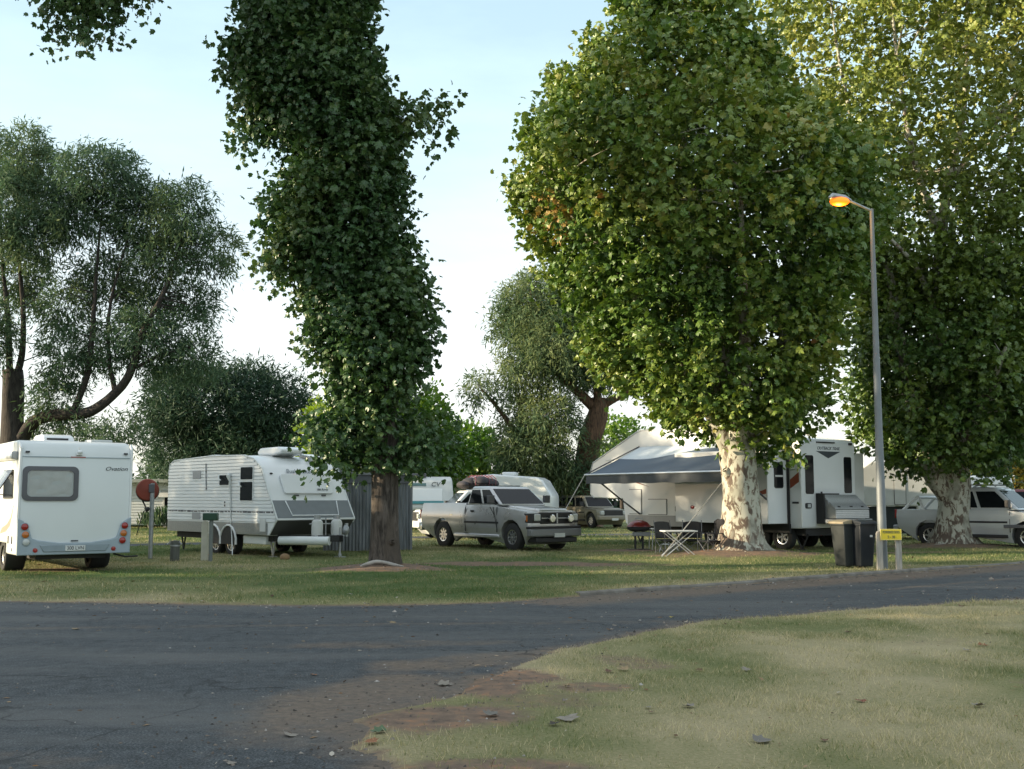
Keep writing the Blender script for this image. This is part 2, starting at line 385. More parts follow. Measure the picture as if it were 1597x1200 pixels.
def ell_points(ells, n, y0, ry=None, seed=1, inner=.35):
    g = np.random.default_rng(seed); out = []; dirs = []
    vol = np.array([e[2]*e[2]*e[3] for e in ells])**.8; cnt = (n*vol/vol.sum()).astype(int)
    for i, (e, c) in enumerate(zip(ells, cnt)):
        d = unit(g.normal(size=(c, 3))); f = inner+(1-inner)*g.random(c)**.5
        f *= 1+.22*vnoise(d*1.0, .6, seed+i)
        off = (g.random()-.5)*1.6*e[2] if ry is None else (g.random()-.5)*ry
        yy = e[4] if len(e) > 4 else y0+off
        out.append(np.stack([e[0]+e[2]*f*d[:, 0], yy+e[2]*f*d[:, 1], e[1]+e[3]*f*d[:, 2]], 1)); dirs.append(d)
    return np.concatenate(out), np.concatenate(dirs)
def shoots(P, D, per, length, spread, droop, size, seed, jitter=.25):
    """per leaves along each shoot"""
    g = np.random.default_rng(seed); n = len(P)
    t = np.tile(np.linspace(.1, 1, per), n); i = np.repeat(np.arange(n), per)
    L = length*(.6+.8*g.random(n))[i]
    Q = P[i]+D[i]*(t*L)[:, None]+g.normal(size=(n*per, 3))*spread
    Q[:, 2] -= droop*(t**2)*L
    ax = unit(D[i]*.7+g.normal(size=(n*per, 3))*.8+np.array([0, 0, -droop*1.2]))
    s = size*(1+jitter*g.normal(size=n*per)).clip(.45, 1.7)
    roll = unit(g.normal(size=(n*per, 3))*.95+np.array([0, 0, .8])+D[i]*.45)
    return Q, ax, s, roll, i
def tint_of(Q, i, seed, base=.3, amp=.22, rnd=.10):
    g = np.random.default_rng(seed); sh = g.random(i.max()+1)*.26-.13
    return (base+amp*vnoise(Q, .22, seed)+sh[i]+rnd*g.normal(size=len(Q))).clip(0, 1)

# ------------------------------------------------------------------ ground, road, kerb, grass
ROAD = np.array([(-60, 26), (-30, 19.5), (-14, 17.6), (-7.78, 17.29), (-4.5, 16.75), (-1.85, 16.57), (-.2, 17.0), (1.09, 18.19), (12.2, 27.03), (30, 41.2), (60, 65),
                 (60, 56), (20, 26.6), (12, 20.3), (7.92, 17.61), (5, 16.05), (2.45, 14.43), (1.3, 13.0), (.68, 11.97), (.2, 11.25), (-.15, 10.1), (-.42, 9.23), (-.85, 8.5), (-1.05, 8.1), (-.95, 7.3), (-.73, 6.65), (-.3, 4), (.6, 0), (1, -12), (-60, -12)], float)
BACKROAD = np.array([(-40, 31.5), (-26, 34.5), (-14, 38.3), (-8, 42.5), (-4, 46.5), (1, 49.3), (9, 51.5), (40, 55), (40, 52.5), (9, 49.2), (2, 47.0), (-3, 44.3), (-7, 40.3), (-13.5, 36.3), (-26, 32.5), (-40, 29.7)], float)
def sdist(P, poly):
    """distance to the polygon, negative inside"""
    d = np.full(len(P), 1e9); ins = np.zeros(len(P), bool)
    for i in range(len(poly)):
        a, b = poly[i], poly[(i+1) % len(poly)]; e = b-a; t = (((P-a)@e)/(e@e)).clip(0, 1)
        d = np.minimum(d, np.hypot(*(P-a-t[:, None]*e).T))
        c = ((a[1] > P[:, 1]) != (b[1] > P[:, 1]))
        with np.errstate(divide='ignore', invalid='ignore'): xi = a[0]+(P[:, 1]-a[1])*(b[0]-a[0])/(b[1]-a[1])
        ins ^= c & (P[:, 0] < xi)
    return np.where(ins, -d, d)
KA, KB = np.array([1.09, 18.19]), np.array([40., 49.15])
MOUNDS = [(-2.76, 24.63, .13, .85), (6.22, 30.6, .20, 1.25), (14.0, 35.75, .16, 1.2)]
def road_sd(P):
    d = sdist(P, ROAD)
    kd = (KB-KA)/np.linalg.norm(KB-KA); t = (P-KA)@kd; dk = np.abs((P-KA)@np.array([-kd[1], kd[0]]))
    wob = .10*vnoise(P, .55, 3)+.05*vnoise(P, 1.9, 4)+.025*vnoise(P, 5, 9)
    near = np.where((P[:, 1] < 13) & (P[:, 0] > -3), 1.6, 1.0)
    return d+np.where((t > 0) & (dk < 1.2), 0, wob*near)
def ground_h(P, sd=None):
    if sd is None: sd = road_sd(P)
    kd = (KB-KA)/np.linalg.norm(KB-KA); t = (P-KA)@kd; side = (P-KA)@np.array([-kd[1], kd[0]])
    h = .020+.016*vnoise(P, .35, 11)+.007*vnoise(P, 1.6, 12)
    kerb = ((t > -.5)*(side > -.02)*np.exp(-np.maximum(side, 0)/2.5))
    h = h+.045*kerb*np.clip((t+.5)/1.0, 0, 1)
    for x, y, a, s in MOUNDS: h = h+a*np.exp(-((P[:, 0]-x)**2+(P[:, 1]-y)**2)/(2*s*s))
    k = np.clip(sd/.12, -1, 1)
    h = np.where(sd < .12, np.where(sd < 0, -.03+(k+1)*.03, h*k), h)
    sb = sdist(P, BACKROAD)+.1*vnoise(P, .5, 31)
    return np.where(sb < .25, np.minimum(h, -.03+np.clip(sb+.25, 0, .5)*.1), h)
def blob(P, x, y, rx, ry, s=0, seed=1):
    c, q = math.cos(s), math.sin(s); dx, dy = P[:, 0]-x, P[:, 1]-y
    d = np.hypot((dx*c+dy*q)/rx, (-dx*q+dy*c)/ry)+.28*vnoise(P, .7, seed)
    return np.clip(1.35-d, 0, .7)/.7
DIRT = [(-.3, 26.7, 3.0, .8, 0, 1.25), (2.0, 26.1, 1.8, .4, 0, .9), (-2.8, 24.2, 1.5, .9, 0, .9), (6.1, 30.2, 2.4, 1.5, 0, .85), (3.7, 33.6, 1.5, .8, 0, .9), (13.8, 35.2, 2.3, 1.3, 0, .8), (9.0, 31.5, 4.2, .55, .3, .8),
        (-9.9, 24.6, 1.1, .7, 0, .8), (-.45, 8.1, .6, .6, .3, .85), (-.05, 9.6, .4, .8, -.3, .95), (.6, 9.3, .45, .3, .3, .7), (-.1, 6.6, .7, .28, 0, .75), (.25, 8.7, .5, .35, .2, .55), (5.2, 9.4, .9, .7, .2, .9), (5.9, 8.7, 1.0, .5, 0, .85), (-6, 25.8, 2, .5, 0, .35), (1.2, 10.8, .35, .5, .8, .6), (4.6, 12.3, .8, .3, .5, .35)]
def dirt_of(P):
    d = np.zeros(len(P))
    for i, (x, y, rx, ry, s, a) in enumerate(DIRT): d = np.maximum(d, a*blob(P, x, y, rx, ry, s, 40+i))
    return d
LAT = np.random.default_rng(123).random((256, 256))
def fbm(P, cell, oct=4, off=0):
    """value noise with octaves, about -1..1"""
    out = np.zeros(len(P)); a = 1; tot = 0
    for k in range(oct):
        q = P/cell*2**k+17.3*k+off; i = np.floor(q).astype(int); f = q-i; f = f*f*(3-2*f)
        v = lambda dx, dy: LAT[(i[:, 0]+dx) % 256, (i[:, 1]+dy) % 256]
        out += a*((v(0, 0)*(1-f[:, 0])+v(1, 0)*f[:, 0])*(1-f[:, 1])+(v(0, 1)*(1-f[:, 0])+v(1, 1)*f[:, 0])*f[:, 1]); tot += a; a *= .62
    return (out/tot-.5)*3.2
def dry_of(P, sd):
    """0 lush green .. 1 straw"""
    far = P[:, 1] > 16.3
    b = np.where(far, .40+.36*fbm(P, 2.6, 5, 40)+.42*np.exp(-np.maximum(sd, 0)/.7),
                 .66+.36*fbm(P*np.array([1, .75]), 1.5, 5)+.2*np.exp(-np.maximum(sd, 0)/.35))
    return b.clip(0, 1)
def axis_pts(segs):
    out = []
    for a, b, s in segs: out.append(np.arange(a, b-1e-6, s))
    return np.concatenate(out+[np.array([segs[-1][1]])])
def sheet(name, xs, ys, zf, m, attrs):
    X, Y = np.meshgrid(xs, ys); P = np.stack([X.ravel(), Y.ravel()], 1); sd = road_sd(P)
    V = np.concatenate([P, zf(P, sd)[:, None]], 1); nx = len(xs)
    i = (np.arange(len(ys)-1)[:, None]*nx+np.arange(nx-1)[None, :]).ravel()
    T = np.stack([i, i+1, i+nx+1, i+nx], 1)
    return V, T, P, sd
def ground_mat():
    m = bpy.data.materials.new('turf_ground'); m.use_nodes = True
    n, l = m.node_tree.nodes, m.node_tree.links; p = n['Principled BSDF']; p.inputs['Roughness'].default_value = .95; p.inputs['Specular IOR Level'].default_value = .1
    t = n.new('ShaderNodeTexCoord')
    def noise(sc, det=6, rough=.6, st=(1, 1, 1)):
        q = n.new('ShaderNodeMapping'); q.inputs['Scale'].default_value = st; l.new(t.outputs['Object'], q.inputs[0])
        z = n.new('ShaderNodeTexNoise'); z.inputs['Scale'].default_value = sc; z.inputs['Detail'].default_value = det; z.inputs['Roughness'].default_value = rough
        l.new(q.outputs[0], z.inputs['Vector']); return z.outputs[0]
    def ramp(f, stops):
        r = n.new('ShaderNodeValToRGB')
        while len(r.color_ramp.elements) < len(stops): r.color_ramp.elements.new(.5)
        for e, (a, c) in zip(r.color_ramp.elements, stops): e.position = a; e.color = (*c, 1)
        l.new(f, r.inputs[0]); return r.outputs[0]
    def attr(a):
        q = n.new('ShaderNodeAttribute'); q.attribute_name = a; return q.outputs['Fac']
    def mth(op, a, b):
        q = n.new('ShaderNodeMath'); q.operation = op
        for i, v in enumerate((a, b)):
            if isinstance(v, (int, float)): q.inputs[i].default_value = v
            else: l.new(v, q.inputs[i])
        return q.outputs[0]
    fine = noise(42, 5, .7)
    f = mth('ADD', attr('dry'), mth('MULTIPLY', mth('SUBTRACT', fine, .5), .9))
    g = ramp(f, [(.12, (.065, .105, .034)), (.45, (.145, .160, .066)), (.75, (.26, .235, .125)), (1, (.37, .315, .19))])
    dn = noise(7, 8, .65)
    d = ramp(dn, [(.3, (.12, .092, .074)), (.52, (.21, .150, .110)), (.72, (.34, .185, .105))])
    k = mth('ADD', attr('dirt'), mth('MULTIPLY', mth('SUBTRACT', noise(9, 7, .7), .5), .8))
    kr = ramp(k, [(.30, (0, 0, 0)), (.78, (1, 1, 1))])
    x = n.new('ShaderNodeMixRGB'); l.new(kr, x.inputs[0]); l.new(g, x.inputs[1]); l.new(d, x.inputs[2]); l.new(x.outputs[0], p.inputs['Base Color'])
    u = n.new('ShaderNodeBump'); u.inputs['Strength'].default_value = .8; u.inputs['Distance'].default_value = .03; l.new(fine, u.inputs['Height']); l.new(u.outputs[0], p.inputs['Normal'])
    return m
def road_mat():
    m = bpy.data.materials.new('worn_asphalt'); m.use_nodes = True
    n, l = m.node_tree.nodes, m.node_tree.links; p = n['Principled BSDF']; p.inputs['Specular IOR Level'].default_value = .25
    t = n.new('ShaderNodeTexCoord')
    def noise(sc, det=6, rough=.6, st=(1, 1, 1)):
        q = n.new('ShaderNodeMapping'); q.inputs['Scale'].default_value = st; l.new(t.outputs['Object'], q.inputs[0])
        z = n.new('ShaderNodeTexNoise'); z.inputs['Scale'].default_value = sc; z.inputs['Detail'].default_value = det; z.inputs['Roughness'].default_value = rough
        l.new(q.outputs[0], z.inputs['Vector']); return z.outputs[0]
    def ramp(f, stops):
        r = n.new('ShaderNodeValToRGB')
        while len(r.color_ramp.elements) < len(stops): r.color_ramp.elements.new(.5)
        for e, (a, c) in zip(r.color_ramp.elements, stops): e.position = a; e.color = (*c, 1)
        l.new(f, r.inputs[0]); return r.outputs[0]
    def mix(f, a, b):
        x = n.new('ShaderNodeMixRGB'); l.new(f, x.inputs[0])
        for i, v in ((1, a), (2, b)):
            if isinstance(v, tuple): x.inputs[i].default_value = (*v, 1)
            else: l.new(v, x.inputs[i])
        return x.outputs[0]
    a = n.new('ShaderNodeAttribute'); a.attribute_name = 'dust'
    fine = noise(62, 5, .8)
    base = ramp(fine, [(.36, (.008, .011, .013)), (.49, (.040, .046, .050)), (.60, (.105, .112, .115)), (.70, (.19, .20, .205))])
    wear = ramp(noise(.55, 8, .62, (.35, 1.5, 1)), [(.44, (0, 0, 0)), (.68, (.7, .7, .7))])
    mm = n.new('ShaderNodeMixRGB'); mm.blend_type = 'MULTIPLY'; mm.inputs[0].default_value = 1; l.new(base, mm.inputs[1]); l.new(ramp(noise(7, 6, .7), [(.3, (.6, .6, .6)), (.7, (1.5, 1.5, 1.5))]), mm.inputs[2]); base = mm.outputs[0]
    c1 = mix(wear, base, (.115, .115, .110))
    k = n.new('ShaderNodeMath'); k.operation = 'MULTIPLY_ADD'; k.inputs[1].default_value = .9
    l.new(noise(2.3, 8, .7), k.inputs[0]); l.new(a.outputs['Fac'], k.inputs[2])
    dm = ramp(k.outputs[0], [(.62, (0, 0, 0)), (1.0, (.85, .85, .85))])
    c2 = mix(dm, c1, ramp(noise(14, 6, .7), [(.3, (.090, .072, .056)), (.7, (.20, .15, .11))]))
    grit = ramp(noise(85, 2, .5), [(.69, (0, 0, 0)), (.73, (.9, .9, .9))])
    c3 = mix(grit, c2, (.17, .165, .155))
    vz = n.new('ShaderNodeTexVoronoi'); vz.feature = 'DISTANCE_TO_EDGE'; vz.inputs['Scale'].default_value = .55
    wv = n.new('ShaderNodeTexNoise'); wv.inputs['Scale'].default_value = 1.4; wv.inputs['Detail'].default_value = 6; l.new(t.outputs['Object'], wv.inputs['Vector'])
    va = n.new('ShaderNodeVectorMath'); va.operation = 'MULTIPLY_ADD'; va.inputs[1].default_value = (1.1, 1.1, 0); l.new(wv.outputs['Color'], va.inputs[0]); l.new(t.outputs['Object'], va.inputs[2]); l.new(va.outputs[0], vz.inputs['Vector'])
    crk = ramp(vz.outputs['Distance'], [(.004, (1, 1, 1)), (.011, (0, 0, 0))])
    ck_ = n.new('ShaderNodeMixRGB'); ck_.blend_type = 'MULTIPLY'; ck_.inputs[0].default_value = 1; l.new(crk, ck_.inputs[1]); l.new(ramp(noise(.4, 3), [(.45, (0, 0, 0)), (.6, (.8, .8, .8))]), ck_.inputs[2])
    c3 = mix(ck_.outputs[0], c3, (.012, .012, .012))
    l.new(c3, p.inputs['Base Color']); p.inputs['Roughness'].default_value = .85
    u = n.new('ShaderNodeBump'); u.inputs['Strength'].default_value = .7; u.inputs['Distance'].default_value = .012; l.new(fine, u.inputs['Height']); l.new(u.outputs[0], p.inputs['Normal'])
    return m
xs = axis_pts([(-500, -60, 40), (-60, -16, 2), (-16, -3.5, .25), (-3.5, 9, .1), (9, 20, .25), (20, 60, 2), (60, 500, 40)])
ys = axis_pts([(-60, 4, 4), (4, 5.5, .5), (5.5, 20, .1), (20, 40, .2), (40, 80, 1), (80, 900, 40)])
V, T, P, sd = sheet('ground', xs, ys, ground_h, None, None)
V[:, 2] = ground_h(P, sd)
g_o = np_mesh('ground', V, T, ground_mat(), {'dirt': np.maximum(dirt_of(P), .75*np.exp(-np.maximum(sd, 0)/.16)*(P[:, 1] > 5)), 'dry': dry_of(P, sd)}, None, True); g_o['kind'] = 'structure'
xs = axis_pts([(-60, -16, 2), (-16, 14, .25), (14, 60, 2)]); ys = axis_pts([(-12, 5, 1), (5, 30, .25), (30, 66, 1)])
V, T, P, sd = sheet('road', xs, ys, lambda P, s: np.zeros(len(P)), None, None)
keep = (sd[T] < .6).any(1); T = T[keep]
kd = (KB-KA)/np.linalg.norm(KB-KA); sk = (P-KA)@np.array([kd[1], -kd[0]]); tk = (P-KA)@kd
dust = .62*np.exp(sd/.22)*(sd < 0)+.5*(sd >= 0)
dust = np.maximum(dust, np.where((tk > -1.5) & (sk > 0), .62*np.exp(-((sk-.55)/.75)**2), 0))
dust = np.maximum(dust, .55*blob(P, -1.15, 8.9, .75, 1.6, -.35, 77)); dust = np.maximum(dust, .5*blob(P, -.6, 10.9, 1.0, .45, .5, 78))
dust = np.maximum(dust, np.where(P[:, 0] < 4, .33*np.exp(-((P[:, 1]-14.3-.1*P[:, 0])/.22)**2), 0)); dust = np.maximum(dust, .25*blob(P, -3.0, 6.7, .7, .6, 0, 79))
dust = np.maximum(dust, .38*blob(P, -1.4, 12.2, 1.6, .3, .1, 80)); dust = np.maximum(dust, np.where(tk > 5, .42*np.exp(-((sk-2.3)/.16)**2), 0))
M_ROAD = road_mat()
r_o = np_mesh('road', V, T, M_ROAD, {'dust': dust}, None, True); r_o['kind'] = 'structure'
b = MB(); b.add([(x, y, 0) for x, y in BACKROAD], [tuple(range(len(BACKROAD)))[::-1]])
o = b.build('side_road', M_ROAD, None, smooth=0); o['kind'] = 'structure'
# kerb of cast concrete lengths
M_CONC = mat('kerb_concrete', (.21, .195, .17), .9, noise=.35, scale=3.5, dirt=(.09, .078, .062), bump=.3)
nk = np.array([-kd[1], kd[0]]); b = MB(); L = 0; g = np.random.default_rng(4)
while L < 42:
    l1 = L+2.35; j = g.normal(size=3)*.008
    pr = [(-.012+j[0], -.05), (0+j[0], .045+j[1]), (.025+j[0], .062+j[1]), (.13, .064+j[1]), (.13, -.05)]
    A, B = KA+kd*L, KA+kd*(l1-.02)
    vs = [(*(A+nk*p[0]), p[1]) for p in pr]+[(*(B+nk*p[0]), p[1]) for p in pr]; k = len(pr)
    b.add(vs, [tuple(range(k)), tuple(range(k, 2*k))[::-1]]+[(i, k+i, k+(i+1) % k, (i+1) % k) for i in range(k)]); L = l1
o = b.build('kerb', M_CONC, None, bevel=.008); o['kind'] = 'structure'

def grass(name, n, x0, x1, y0, y1, h0, h1, w, seed, edge_long=.6):
    g = np.random.default_rng(seed); P = np.stack([g.uniform(x0, x1, n), g.uniform(y0, y1, n)], 1)
    P = P[np.abs(P[:, 0]) < P[:, 1]*.50+1.0]
    sd = road_sd(P); d = dirt_of(P); sb = sdist(P, BACKROAD)
    dens = (1-1.15*d)*(.72+.7*fbm(P, .9, 4, 80))*(.25+.75*np.clip(sd/.28, 0, 1))
    ok = (sd > .015) & (g.random(len(P)) < dens) & (sb > 0)
    for x, y, a, s in MOUNDS: ok &= np.hypot(P[:, 0]-x, P[:, 1]-y) > s*.75
    P, sd = P[ok], sd[ok]; n = len(P); dry = dry_of(P, sd)
    z = ground_h(P, sd); a = g.random(n)*2*np.pi
    tuft = (1+.85*fbm(P, .35, 3, 120)).clip(.35, 2.3)
    h = (h0+(h1-h0)*g.random(n)**1.6)*tuft*(1+edge_long*np.exp(-sd/.15)); ww = w*(.7+.6*g.random(n))
    dx, dy = np.cos(a)*ww/2, np.sin(a)*ww/2; ln = g.normal(size=(n, 2))*.55*h[:, None]
    A = np.stack([P[:, 0]-dx, P[:, 1]-dy, z-.004], 1); B = np.stack([P[:, 0]+dx, P[:, 1]+dy, z-.004], 1)
    C = np.stack([P[:, 0]+ln[:, 0], P[:, 1]+ln[:, 1], z+h], 1)
    V = np.stack([A, B, C], 1).reshape(-1, 3); T = np.arange(3*n).reshape(-1, 3)
    t = (dry+.22*g.normal(size=n)).clip(0, 1)
    o = np_mesh(name, V, T, M_GRASS, {'tint': np.repeat(t, 3)}); o['kind'] = 'stuff'; return o
M_GRASS = leaf_mat('grass_blade', [(0, (.060, .115, .032)), (.38, (.15, .170, .072)), (.68, (.31, .285, .145)), (1, (.52, .44, .28))], rough=.6, trans=.3, spec=.2)
grass('grass', 380000, -2.2, 13, 5.8, 19.5, .010, .046, .006, 5, -.1)
grass('grass', 300000, -17, 21, 16.4, 37, .018, .060, .012, 6, .3)
grass('grass', 110000, -22, 27, 36.5, 62, .03, .085, .028, 7, .3)

# loose stones of the broken road edge and bare soil
g = np.random.default_rng(91); n = 60000; P = np.stack([g.uniform(-9, 12, n), 5.9+g.random(n)**1.2*20], 1); sd = road_sd(P); dd = dirt_of(P)
w_ = np.where(sd < 0, .05+.9*np.exp(-np.abs(sd)/.28)+.35*np.clip(blob(P, -1.3, 8.6, 1.1, 2.0, -.35, 77), 0, 1), .8*dd+.5*np.exp(-sd/.10))
P = P[g.random(n) < w_*.55]; n = len(P); sd = road_sd(P); z = np.where(sd < 0, .002, ground_h(P, sd)); s = g.uniform(.004, .014, n)*(1+.6*(g.random(n) < .06))*(1+(P[:, 1] > 13)*.5)
O = np.array([(1, 0, 0), (0, 1, 0), (-1, 0, 0), (0, -1, 0), (0, 0, .7), (0, 0, -.5)]); F = np.array([(0, 1, 4), (1, 2, 4), (2, 3, 4), (3, 0, 4), (1, 0, 5), (2, 1, 5), (3, 2, 5), (0, 3, 5)])
V = np.concatenate([P, z[:, None]], 1)[:, None, :]+s[:, None, None]*O[None]*(1+.45*g.normal(size=(n, 6, 1)))
L_STONE = leaf_mat('stone', [(0, (.06, .055, .05)), (.5, (.15, .125, .105)), (.85, (.24, .21, .18)), (1, (.36, .34, .31))], rough=.9, trans=0, spec=.15)
o = np_mesh('gravel', V.reshape(-1, 3), (F[None]+(np.arange(n)*6)[:, None, None]).reshape(-1, 3), L_STONE, {'tint': np.repeat(g.random(n), 6)}); o['kind'] = 'stuff'

# ------------------------------------------------------------------ trees
def plant_tree(name, label, limbs, bark, P, D, lm, per, length, spread, droop, size, tmpl, seed, base=.3, amp=.22, group=None, flare=0, tintf=None, rough=.10, twigs=True, flutes=5, cat='tree'):
    x, y = limbs[0][0][0], limbs[0][0][1]
    t = thing(name, label, cat, (x, y, 0), 0, group)
    sh = np.array([x, y, 0.])
    limbs = [[(p[0]-x, p[1]-y, p[2], p[3]) for p in q] for q in limbs]
    if twigs:
        g = np.random.default_rng(seed+1); nodes = np.concatenate([spline(q, 5)[2:, :3] for q in limbs])
        for k in g.choice(len(P), min(len(P)//7, 170), replace=False):
            tip = P[k]-sh; j = np.argmin(np.linalg.norm(nodes-tip, axis=1)+.7*np.maximum(0, nodes[:, 2]-tip[2])); s = nodes[j]
            d = np.linalg.norm(tip-s)
            if d < .3 or d > 5: continue
            mid = (s+tip)/2+g.normal(size=3)*.10*d; mid[2] += .06*d
            r0 = min(.012+.010*d, .06)
            limbs.append([(*s, r0), (*mid, r0*.6), (*tip, .006)])
    trunk_mesh(limbs, bark, t, flare=flare, rough=rough, flutes=flutes)
    Q, ax, s, roll, i = shoots(P, D, per, length, spread, droop, size, seed)
    ti = tint_of(Q, i, seed, base, amp)
    if tintf is not None: ti = tintf(Q, ti)
    leaves('crown', Q-sh, ax, s, ti, tmpl, lm, t, roll)
    return t
# broad plane tree in the middle of the picture
P1 = [(15.84, 4.4, 1.2), (15.08, 4.25, 1.8), (13.95, 4.12, 2.65), (12.27, 4.46, 3.7), (10.97, 4.94, 4.55), (9.87, 5.2, 4.9), (8.78, 5.3, 4.7), (7.7, 5.4, 4.3), (6.44, 5.48, 4.0), (5.37, 5.62, 3.6), (4.49, 5.83, 3.1), (3.78, 6.07, 2.3), (3.17, 6.5, 1.2), (2.8, 6.88, 0.5)]
lim = [[(6.22, 30.6, -.1, .66), (6.2, 30.6, .5, .56), (6.2, 30.6, 1.8, .50), (6.15, 30.6, 2.7, .49), (6.05, 30.6, 3.4, .40), (5.7, 30.5, 5.5, .28), (5.2, 30.4, 8.5, .20), (4.7, 30.5, 12, .10), (4.4, 30.6, 15, .03)],
       [(6.0, 30.6, 2.9, .34), (5.3, 30.4, 4.2, .25), (4.1, 30.1, 5.8, .17), (2.6, 29.8, 8.0, .09), (1.2, 29.7, 9.6, .03)],
       [(6.3, 30.6, 2.9, .34), (6.9, 30.7, 4.1, .26), (7.7, 31, 6.2, .18), (8.7, 31.3, 8.6, .10), (9.4, 31.5, 11, .03)],
       [(6.0, 30.8, 3.2, .28), (5.8, 31.8, 5.0, .2), (5.5, 33.1, 8, .12), (5.4, 34, 11, .04)],
       [(6.1, 30.3, 3.2, .26), (6.1, 29.2, 5.0, .18), (5.8, 27.8, 7.4, .10), (5.6, 26.8, 9.5, .03)],
       [(5.98, 30.45, 2.0, .15), (5.82, 30.32, 2.22, .12), (5.74, 30.25, 2.33, .09)]]
Pp, Dp = crown_points([(z, x+.1+.35*(z > 11.5), max(.15, w-.60-.45*(z < 6.5)-.45*(z > 11.5))) for z, x, w in P1 if z < 14.6], .95, 1620, 30.6, .66, 11)
Ps, Ds = ell_points([(2.5, 13.3, .3, .8), (3.35, 14.7, .3, .9), (4.1, 15.0, .3, 1.0), (4.9, 15.1, .35, 1.0), (5.5, 14.9, .3, 1.0), (6.1, 14.0, .3, .9), (1.55, 12.6, .3, .7), (.75, 11.4, .3, .6), (6.9, 13.2, .3, .7), (.45, 9.4, .25, .4)], 150, 30.4, 1.6, 61, .05)
Ds = unit(Ds*.3+np.array([0, 0, 1.0])); Pp = np.concatenate([Pp, Ps]); Dp = np.concatenate([Dp, Ds])
Db = np.linalg.norm((Pp-np.array([1.15, 28.6, 9.2]))/np.array([.9, 3, .75]), axis=1)
def t1(Q, t):
    d = np.linalg.norm((Q-np.array([1.0, 29.5, 9.0]))/np.array([.8, 1.4, .65]), axis=1)
    t = t+.12*np.clip((Q[:, 2]-9)/6, 0, 1)
    return np.where((d < 1) & (rng.random(len(Q)) < .42), .90+.07*rng.random(len(Q)), t).clip(0, 1)
plant_tree('plane_tree', 'broad green plane tree with a mottled cream trunk beside the awning', lim, B_PLANE, Pp, Dp, L_PLANE, 40, .95, .18, .14, .178, PLANE_LEAF, 21, .40, .20, flare=1.0, tintf=t1, rough=.06, flutes=6)
# plane tree at the right, yellowing towards the top
P2 = [(22.0, 14.73, 2.6), (21.57, 14.73, 3.3), (19.33, 14.32, 4.6), (17.99, 13.84, 5.2), (15.8, 13.76, 5.1), (13.62, 14.1, 4.7), (11.47, 14.74, 3.7), (9.35, 14.55, 3.1), (7.25, 14.31, 3.0), (5.18, 14.18, 2.95), (3.95, 14.03, 2.6), (3.13, 14.0, 2.1), (2.5, 14.07, 1.2)]
lim = [[(14.0, 35.75, -.1, .60), (14.0, 35.75, .6, .55), (14.05, 35.75, 1.6, .52), (14.05, 35.75, 2.5, .46), (13.8, 35.7, 4.5, .28), (13.68, 35.6, 6.5, .23), (13.8, 35.6, 9.35, .19), (14.2, 35.7, 11.7, .14), (14.85, 35.8, 14.3, .10), (15.2, 36, 18, .05), (15.2, 36, 21.5, .02)],
       [(13.8, 35.7, 1.7, .36), (13.3, 35.6, 2.4, .32), (12.7, 35.4, 4.2, .24), (12.36, 35.3, 6.0, .20), (12.1, 35.3, 8.3, .15), (11.4, 35.2, 11.5, .10), (10.6, 35, 15.5, .05), (10.2, 35, 19, .02)],
       [(14.2, 35.9, 2.6, .3), (15, 36.6, 5, .2), (16, 37.2, 9, .14), (17.2, 37.4, 14, .08), (18, 37, 19, .02)],
       [(13.9, 35.6, 9.8, .13), (12.9, 35, 12.2, .10), (12.3, 34.6, 15.6, .06), (12, 34.3, 19.5, .02)],
       [(14.4, 35.7, 12, .10), (15.9, 35.2, 14, .08), (17.6, 34.8, 16.5, .04)],
       [(13.7, 35.5, 7, .12), (12.6, 34.3, 8.6, .08), (11.4, 33.6, 9.6, .04)],
       [(14.1, 35.5, 3, .2), (14.5, 34, 4.8, .12), (14.6, 32.9, 6, .04)]]
Pp, Dp = crown_points([(z, x, max(.2, w-.35)) for z, x, w in P2], .9, 1750, 35.75, .3, 12)
Pl, Dl = crown_points([(z, x, max(.2, w-.3)) for z, x, w in P2 if z < 9.5], .9, 750, 35.75, .45, 62); Pp = np.concatenate([Pp, Pl]); Dp = np.concatenate([Dp, Dl])
def t2(Q, t): return (t*.75+.46*np.clip((Q[:, 2]-6.5)/8, 0, 1)+.05).clip(0, 1)
plant_tree('plane_tree', 'tall plane tree yellowing at the top behind the street lamp', lim, B_PLANE, Pp, Dp, L_YELLOW, 26, .9, .2, .15, .18, PLANE_LEAF, 22, .16, .22, flare=.85, tintf=t2, rough=.06, flutes=6)
